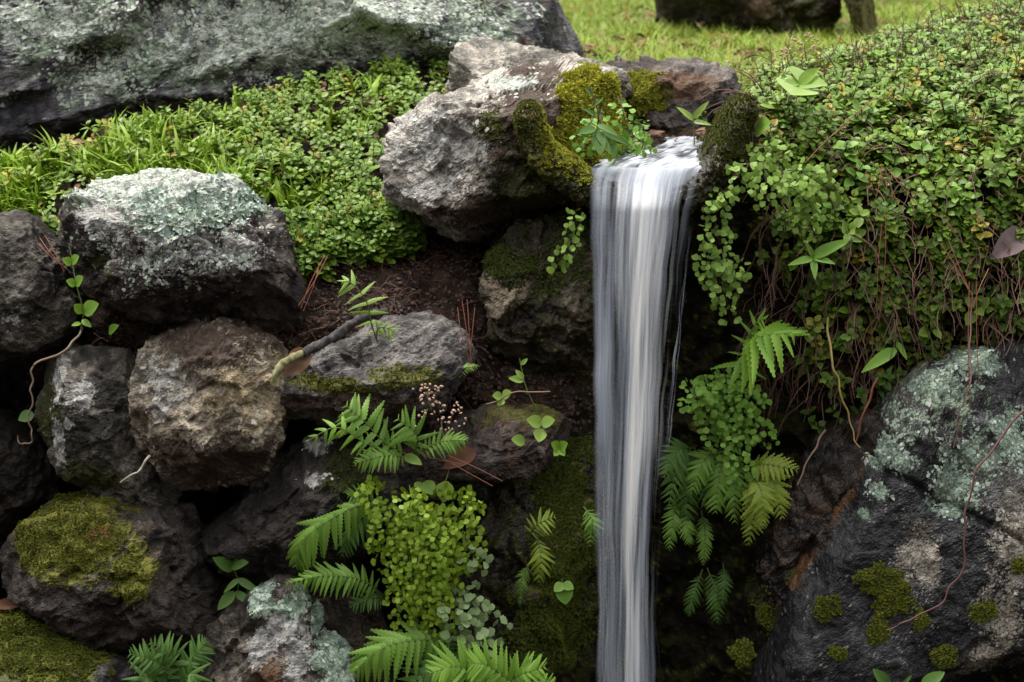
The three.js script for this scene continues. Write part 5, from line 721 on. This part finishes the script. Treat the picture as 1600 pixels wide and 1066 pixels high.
needles('brown pine needles beside the lichen-capped boulder', [490, 440, 0.03], [[[512, 400, 0], [466, 478, 0.04]], [[506, 402, 0], [470, 482, 0.04]], [[500, 410, 0], [474, 486, 0.04]]]);
needles('pine needles tucked between the left edge stone and the capped boulder', [90, 400, 0.02], [[[62, 372, 0.0], [104, 420, 0.03]], [[70, 368, 0.0], [100, 425, 0.03]], [[58, 380, 0.02], [96, 415, 0.03]]]);
// dry flower heads
function dryHead(label, c, r, n, m) { reseed(c[0]); const start = at(...c), root = base('dry_flower_head', start, label, 'dried flower'), k = new THREE.IcosahedronGeometry(1, 1); meshOf('stem', thinTube([V(0.005, -r * 1.5, -0.01), V(0, -r * 0.5, 0), V(0, 0, 0)], 0.0012, 0.0008, 4), rootMat, root); for (let i = 0; i < n; i++) { const o = meshOf('seed_cluster', k, m, root), a = rr(0, 6.28), q = Math.sqrt(rnd()) * r; o.position.set(Math.cos(a) * q * 1.4, Math.sin(a) * q * 0.7, rr(-0.01, 0.015)); o.scale.set(rr(0.0013, 0.0034), rr(0.0012, 0.0026), rr(0.0012, 0.0026)); o.rotation.set(rr(0, 3), rr(0, 3), 0); } }
const dryMat = mat({ color: rgb(0.4, 0.26, 0.19), roughness: 0.9 });
dryHead('dried pinkish flower heads below the right end of the flat stone, upper cluster', [668, 612, 0.1], 0.02, 26, dryMat); dryHead('dried pinkish flower heads below the flat stone, lower cluster above the fern', [690, 650, 0.1], 0.034, 44, dryMat); dryHead('brown dried flower head at the bank top, left of the other', [1222, 86, -0.25], 0.016, 24, dryMat); dryHead('brown dried flower head highest at the bank top', [1258, 66, -0.28], 0.02, 30, dryMat);
// moss cushions on the slab
function surf(m, u, v) {
  const P = m.geometry.attributes.position.array, Nn = m.geometry.attributes.normal.array; let best = -1, bz = -9;
  for (let i = 0; i < P.length; i += 3) { const z = P[i + 2] + m.position.z; if (z < bz) continue; const x = P[i] + m.position.x - EYE.x, y = P[i + 1] + m.position.y - EYE.y, d = z - EYE.z, dep = -(y * SP + d * CP) ; const uu = 800 + F * x / dep, vv = 533 - F * (y * CP - d * SP) / dep; if (Math.abs(uu - u) < 3 && Math.abs(vv - v) < 3) { bz = z; best = i; } }
  return best < 0 ? [at(u, v, 0.1), V(0, 0, 1)] : [V(P[best] + m.position.x, P[best + 1] + m.position.y, P[best + 2] + m.position.z), V(Nn[best], Nn[best + 1], Nn[best + 2])];
}
const cushionMat = mat({ color: rgb(0.05, 0.055, 0.012), roughness: 1 });
[[S.slab, 1372, 900, 26, 'olive moss cushion on the slab, top one of the central group'], [S.slab, 1395, 940, 28, 'largest olive moss cushion in the centre of the slab'], [S.slab, 1368, 985, 22, 'olive moss cushion lowest in the central group on the slab'], [S.slab, 1438, 970, 18, 'olive moss cushion on the slab beside the vine'], [S.slab, 1292, 948, 20, 'lone flat moss cushion left of the central group on the slab'], [S.slab, 1478, 1025, 18, 'moss cushion near the bottom edge of the slab under the vine'], [S.slab, 1532, 955, 18, 'moss cushion at the edge of the sandy patch on the slab'], [S.slab, 1310, 1020, 14, 'dull moss cushion below the lone one on the slab'], [S.slab, 1408, 918, 16, 'small moss cushion touching the right side of the top one'], [S.darkSlab, 1198, 960, 20, 'lime moss cushion on the black wet rock, upper one'], [S.darkSlab, 1160, 1018, 20, 'lime moss cushion on the black wet rock, lower left one'], [S.darkSlab, 1215, 1010, 18, 'lime moss cushion on the black wet rock, lower right one'], [S.slab, 1590, 886, 12, 'narrow moss cushion at the right edge on the slab']].forEach(([m, u, v, r, label], i) => {
  reseed(900 + i); const [p, n] = surf(m, u, v), R = r / 1000, g = new THREE.IcosahedronGeometry(R, 12), q = g.attributes.position, ax = rr(0.75, 1.35);
  for (let k = 0; k < q.count; k++) { const x = q.getX(k), y = q.getY(k), z = q.getZ(k), f = 0.85 + 0.75 * fbm(x + i, y, z, 34, 3); q.setXYZ(k, x * f * ax, y * f / ax, z * f * 0.26); } g.computeVertexNormals();
  const idx = new Uint32Array(q.count); for (let k = 0; k < idx.length; k++) idx[k] = k; g.setIndex(new THREE.BufferAttribute(idx, 1));
  const o = meshOf('moss_cushion', g, cushionMat, scene); o.position.copy(p).addScaledVector(n, R * 0.1); tag(o, label, 'moss');
  const list = sampleMesh(o, Math.round(r * r * 1.6), (w, nn) => nn.z > -0.1).map(([pp, nn]) => ({ p: pp, up: nn.lerp(UP, 0.2).normalize(), s: rr(0.45, 0.9), col: mossCol(i > 8 && i < 12 ? 0.35 : 0.45).map((c) => c * 1.15) })); mass('moss_shoots', mossStar, mossMat, list, o);
});
// roots and dry stems hanging in the bank, needles and crumbs on the earth
{
  reseed(1001); const list = [];
  for (const [p, n] of scatterGround(1500, 5.2, 9.0, 1180, 1700, () => true)) { const L = rr(0.03, 0.12), pts = [p.clone()], d = n.clone().multiplyScalar(rr(0.5, 1.1)).add(V(rr(-0.6, 0.6), rr(-0.6, 0.3), 0)).normalize(), q = p.clone(); for (let i = 0; i < 4; i++) { q.addScaledVector(d, L / 4); d.add(V(rr(-0.5, 0.5), -0.35, rr(-0.2, 0.2))).normalize(); pts.push(q.clone()); } list.push(thinTube(pts, rr(0.0007, 0.0018), 0.0006, 3, 8)); }
  for (const [p, n] of scatterGround(700, 4.6, 7.2, 60, 800, () => true)) { const L = rr(0.02, 0.06), pts = [p.clone()], d = V(rr(-1, 1), rr(-0.8, 0.4), rr(0, 0.6)).normalize(), q = p.clone().addScaledVector(n, 0.004); for (let i = 0; i < 4; i++) { q.addScaledVector(d, L / 4); d.add(V(rr(-0.6, 0.6), rr(-0.6, 0.5), rr(-0.3, 0.3))).normalize(); pts.push(q.clone()); } list.push(thinTube(pts, rr(0.0004, 0.0009), 0.0004, 3, 6)); }
  const o = meshOf('root_tangle', merge(list), mat({ color: rgb(0.12, 0.058, 0.042), roughness: 0.8 }), scene); tag(o, 'fine roots and dry stems hanging in the earth bank', 'roots', null, 'stuff');
  const lit = []; const flake = leafGeo(0.02, 0.011, 0.004, 0.5, 4);
  for (const [p, n] of scatterGround(2600, 7.6, 9.2, -200, 1800, (u, par, p) => rnd() < 0.5 + 0.5 * noise(p.x * 8, 3, p.z * 8))) { const k = rr(0.5, 1.3); lit.push({ p: p.clone().addScaledVector(n, rr(0.002, 0.02)), up: n.add(V(rr(-0.6, 0.6), 0, rr(-0.6, 0.6))).normalize(), s: rr(0.5, 1.4), col: [0.15 * k, 0.075 * k, 0.045 * k] }); }
  for (const [p, n] of scatterGround(1800, 9.6, 11.6, 850, 1400, (u, par, p) => noise(p.x * 3, 3, p.z * 3) > 0.1)) { const k = rr(0.5, 1.3); lit.push({ p: p.clone().addScaledVector(n, rr(0.01, 0.03)), up: n.add(V(rr(-0.6, 0.6), 0, rr(-0.6, 0.6))).normalize(), s: rr(0.8, 2), col: [0.2 * k, 0.1 * k, 0.055 * k] }); }
  mass('leaf_litter', flake, mat({ color: rgb(1, 1, 1), roughness: 0.9, side: THREE.DoubleSide }), lit, scene, 'brown leaf litter among the grass and creeping plants', 'leaf litter');
  const crumb = new THREE.IcosahedronGeometry(0.004, 1), cl = [];
  for (const [p, n] of scatterGround(9000, 4.8, 7.5, 40, 940, (u, par, p) => rnd() < 0.6)) { const k = rr(0.6, 1.5); cl.push({ p, up: n, s: V(rr(0.3, 1), rr(0.25, 0.7), rr(0.3, 1)), col: [0.075 * k, 0.045 * k, 0.032 * k] }); }
  mass('soil_crumbs', crumb, mat({ color: rgb(1, 1, 1), roughness: 1 }), cl, scene, 'brown earth crumbs in the hollow and gaps of the wall', 'soil');
}
// unseen trees added behind the viewpoint to block low light from the wall front
{
  reseed(1201); const l = []; for (let i = 0; i < 16; i++) { const a = rr(0, 6.28), el = rr(-0.5, 1.2), d = V(Math.cos(a) * Math.cos(el), Math.sin(el), Math.sin(a) * Math.cos(el)); l.push(placed(leafGeo(0.16, 0.09, 0.03, 0.2), d.clone().multiplyScalar(rr(0.02, 0.16)), d, V(0.1, 1, 0.1))); }
  const clump = merge(l), crownMat = leafMat(1, 1, 1, { roughness: 0.6 }), barkMat = mat({ color: rgb(0.07, 0.05, 0.04), roughness: 0.9 });
  [[-4.6, 4.6, 4.4, 'unseen leafy light blocker added behind the viewpoint, leftmost of five'], [-2.2, 5.6, 5, 'unseen leafy light blocker added behind the viewpoint, second from the left'], [0.3, 6, 5.2, 'unseen leafy light blocker added straight behind the viewpoint'], [2.7, 5.5, 4.8, 'unseen leafy light blocker added behind the viewpoint, second from the right'], [5, 4.4, 4.4, 'unseen leafy light blocker added behind the viewpoint, rightmost of five']].forEach(([x, z, h, label]) => {
    const t = base('added_tree', V(x, -0.9, z), label, 'added_tree', 'unseen trees added behind the viewpoint'); meshOf('trunk', thinTube([V(0, 0, 0), V(rr(-0.1, 0.1), h * 0.3, 0), V(rr(-0.2, 0.2), h * 0.6, 0.1), V(0, h * 0.85, 0)], 0.16, 0.04, 10, 24), barkMat, t);
    const list = []; for (let i = 0; i < 1300; i++) { const d = V(rr(-1, 1), rr(-1, 1), rr(-1, 1)); if (d.lengthSq() > 1) continue; const k = rr(0.7, 1.2); list.push({ p: V(d.x * 1.5, h * 0.58 + d.y * h * 0.42, d.z * 1.2), up: V(rr(-1, 1), 1, rr(-1, 1)).normalize(), s: rr(0.8, 1.5), col: [0.06 * k, 0.11 * k, 0.02 * k] }); }
    mass('crown', clump, crownMat, list, t);
  });
}
console.log('done');
renderer.render(scene, camera);
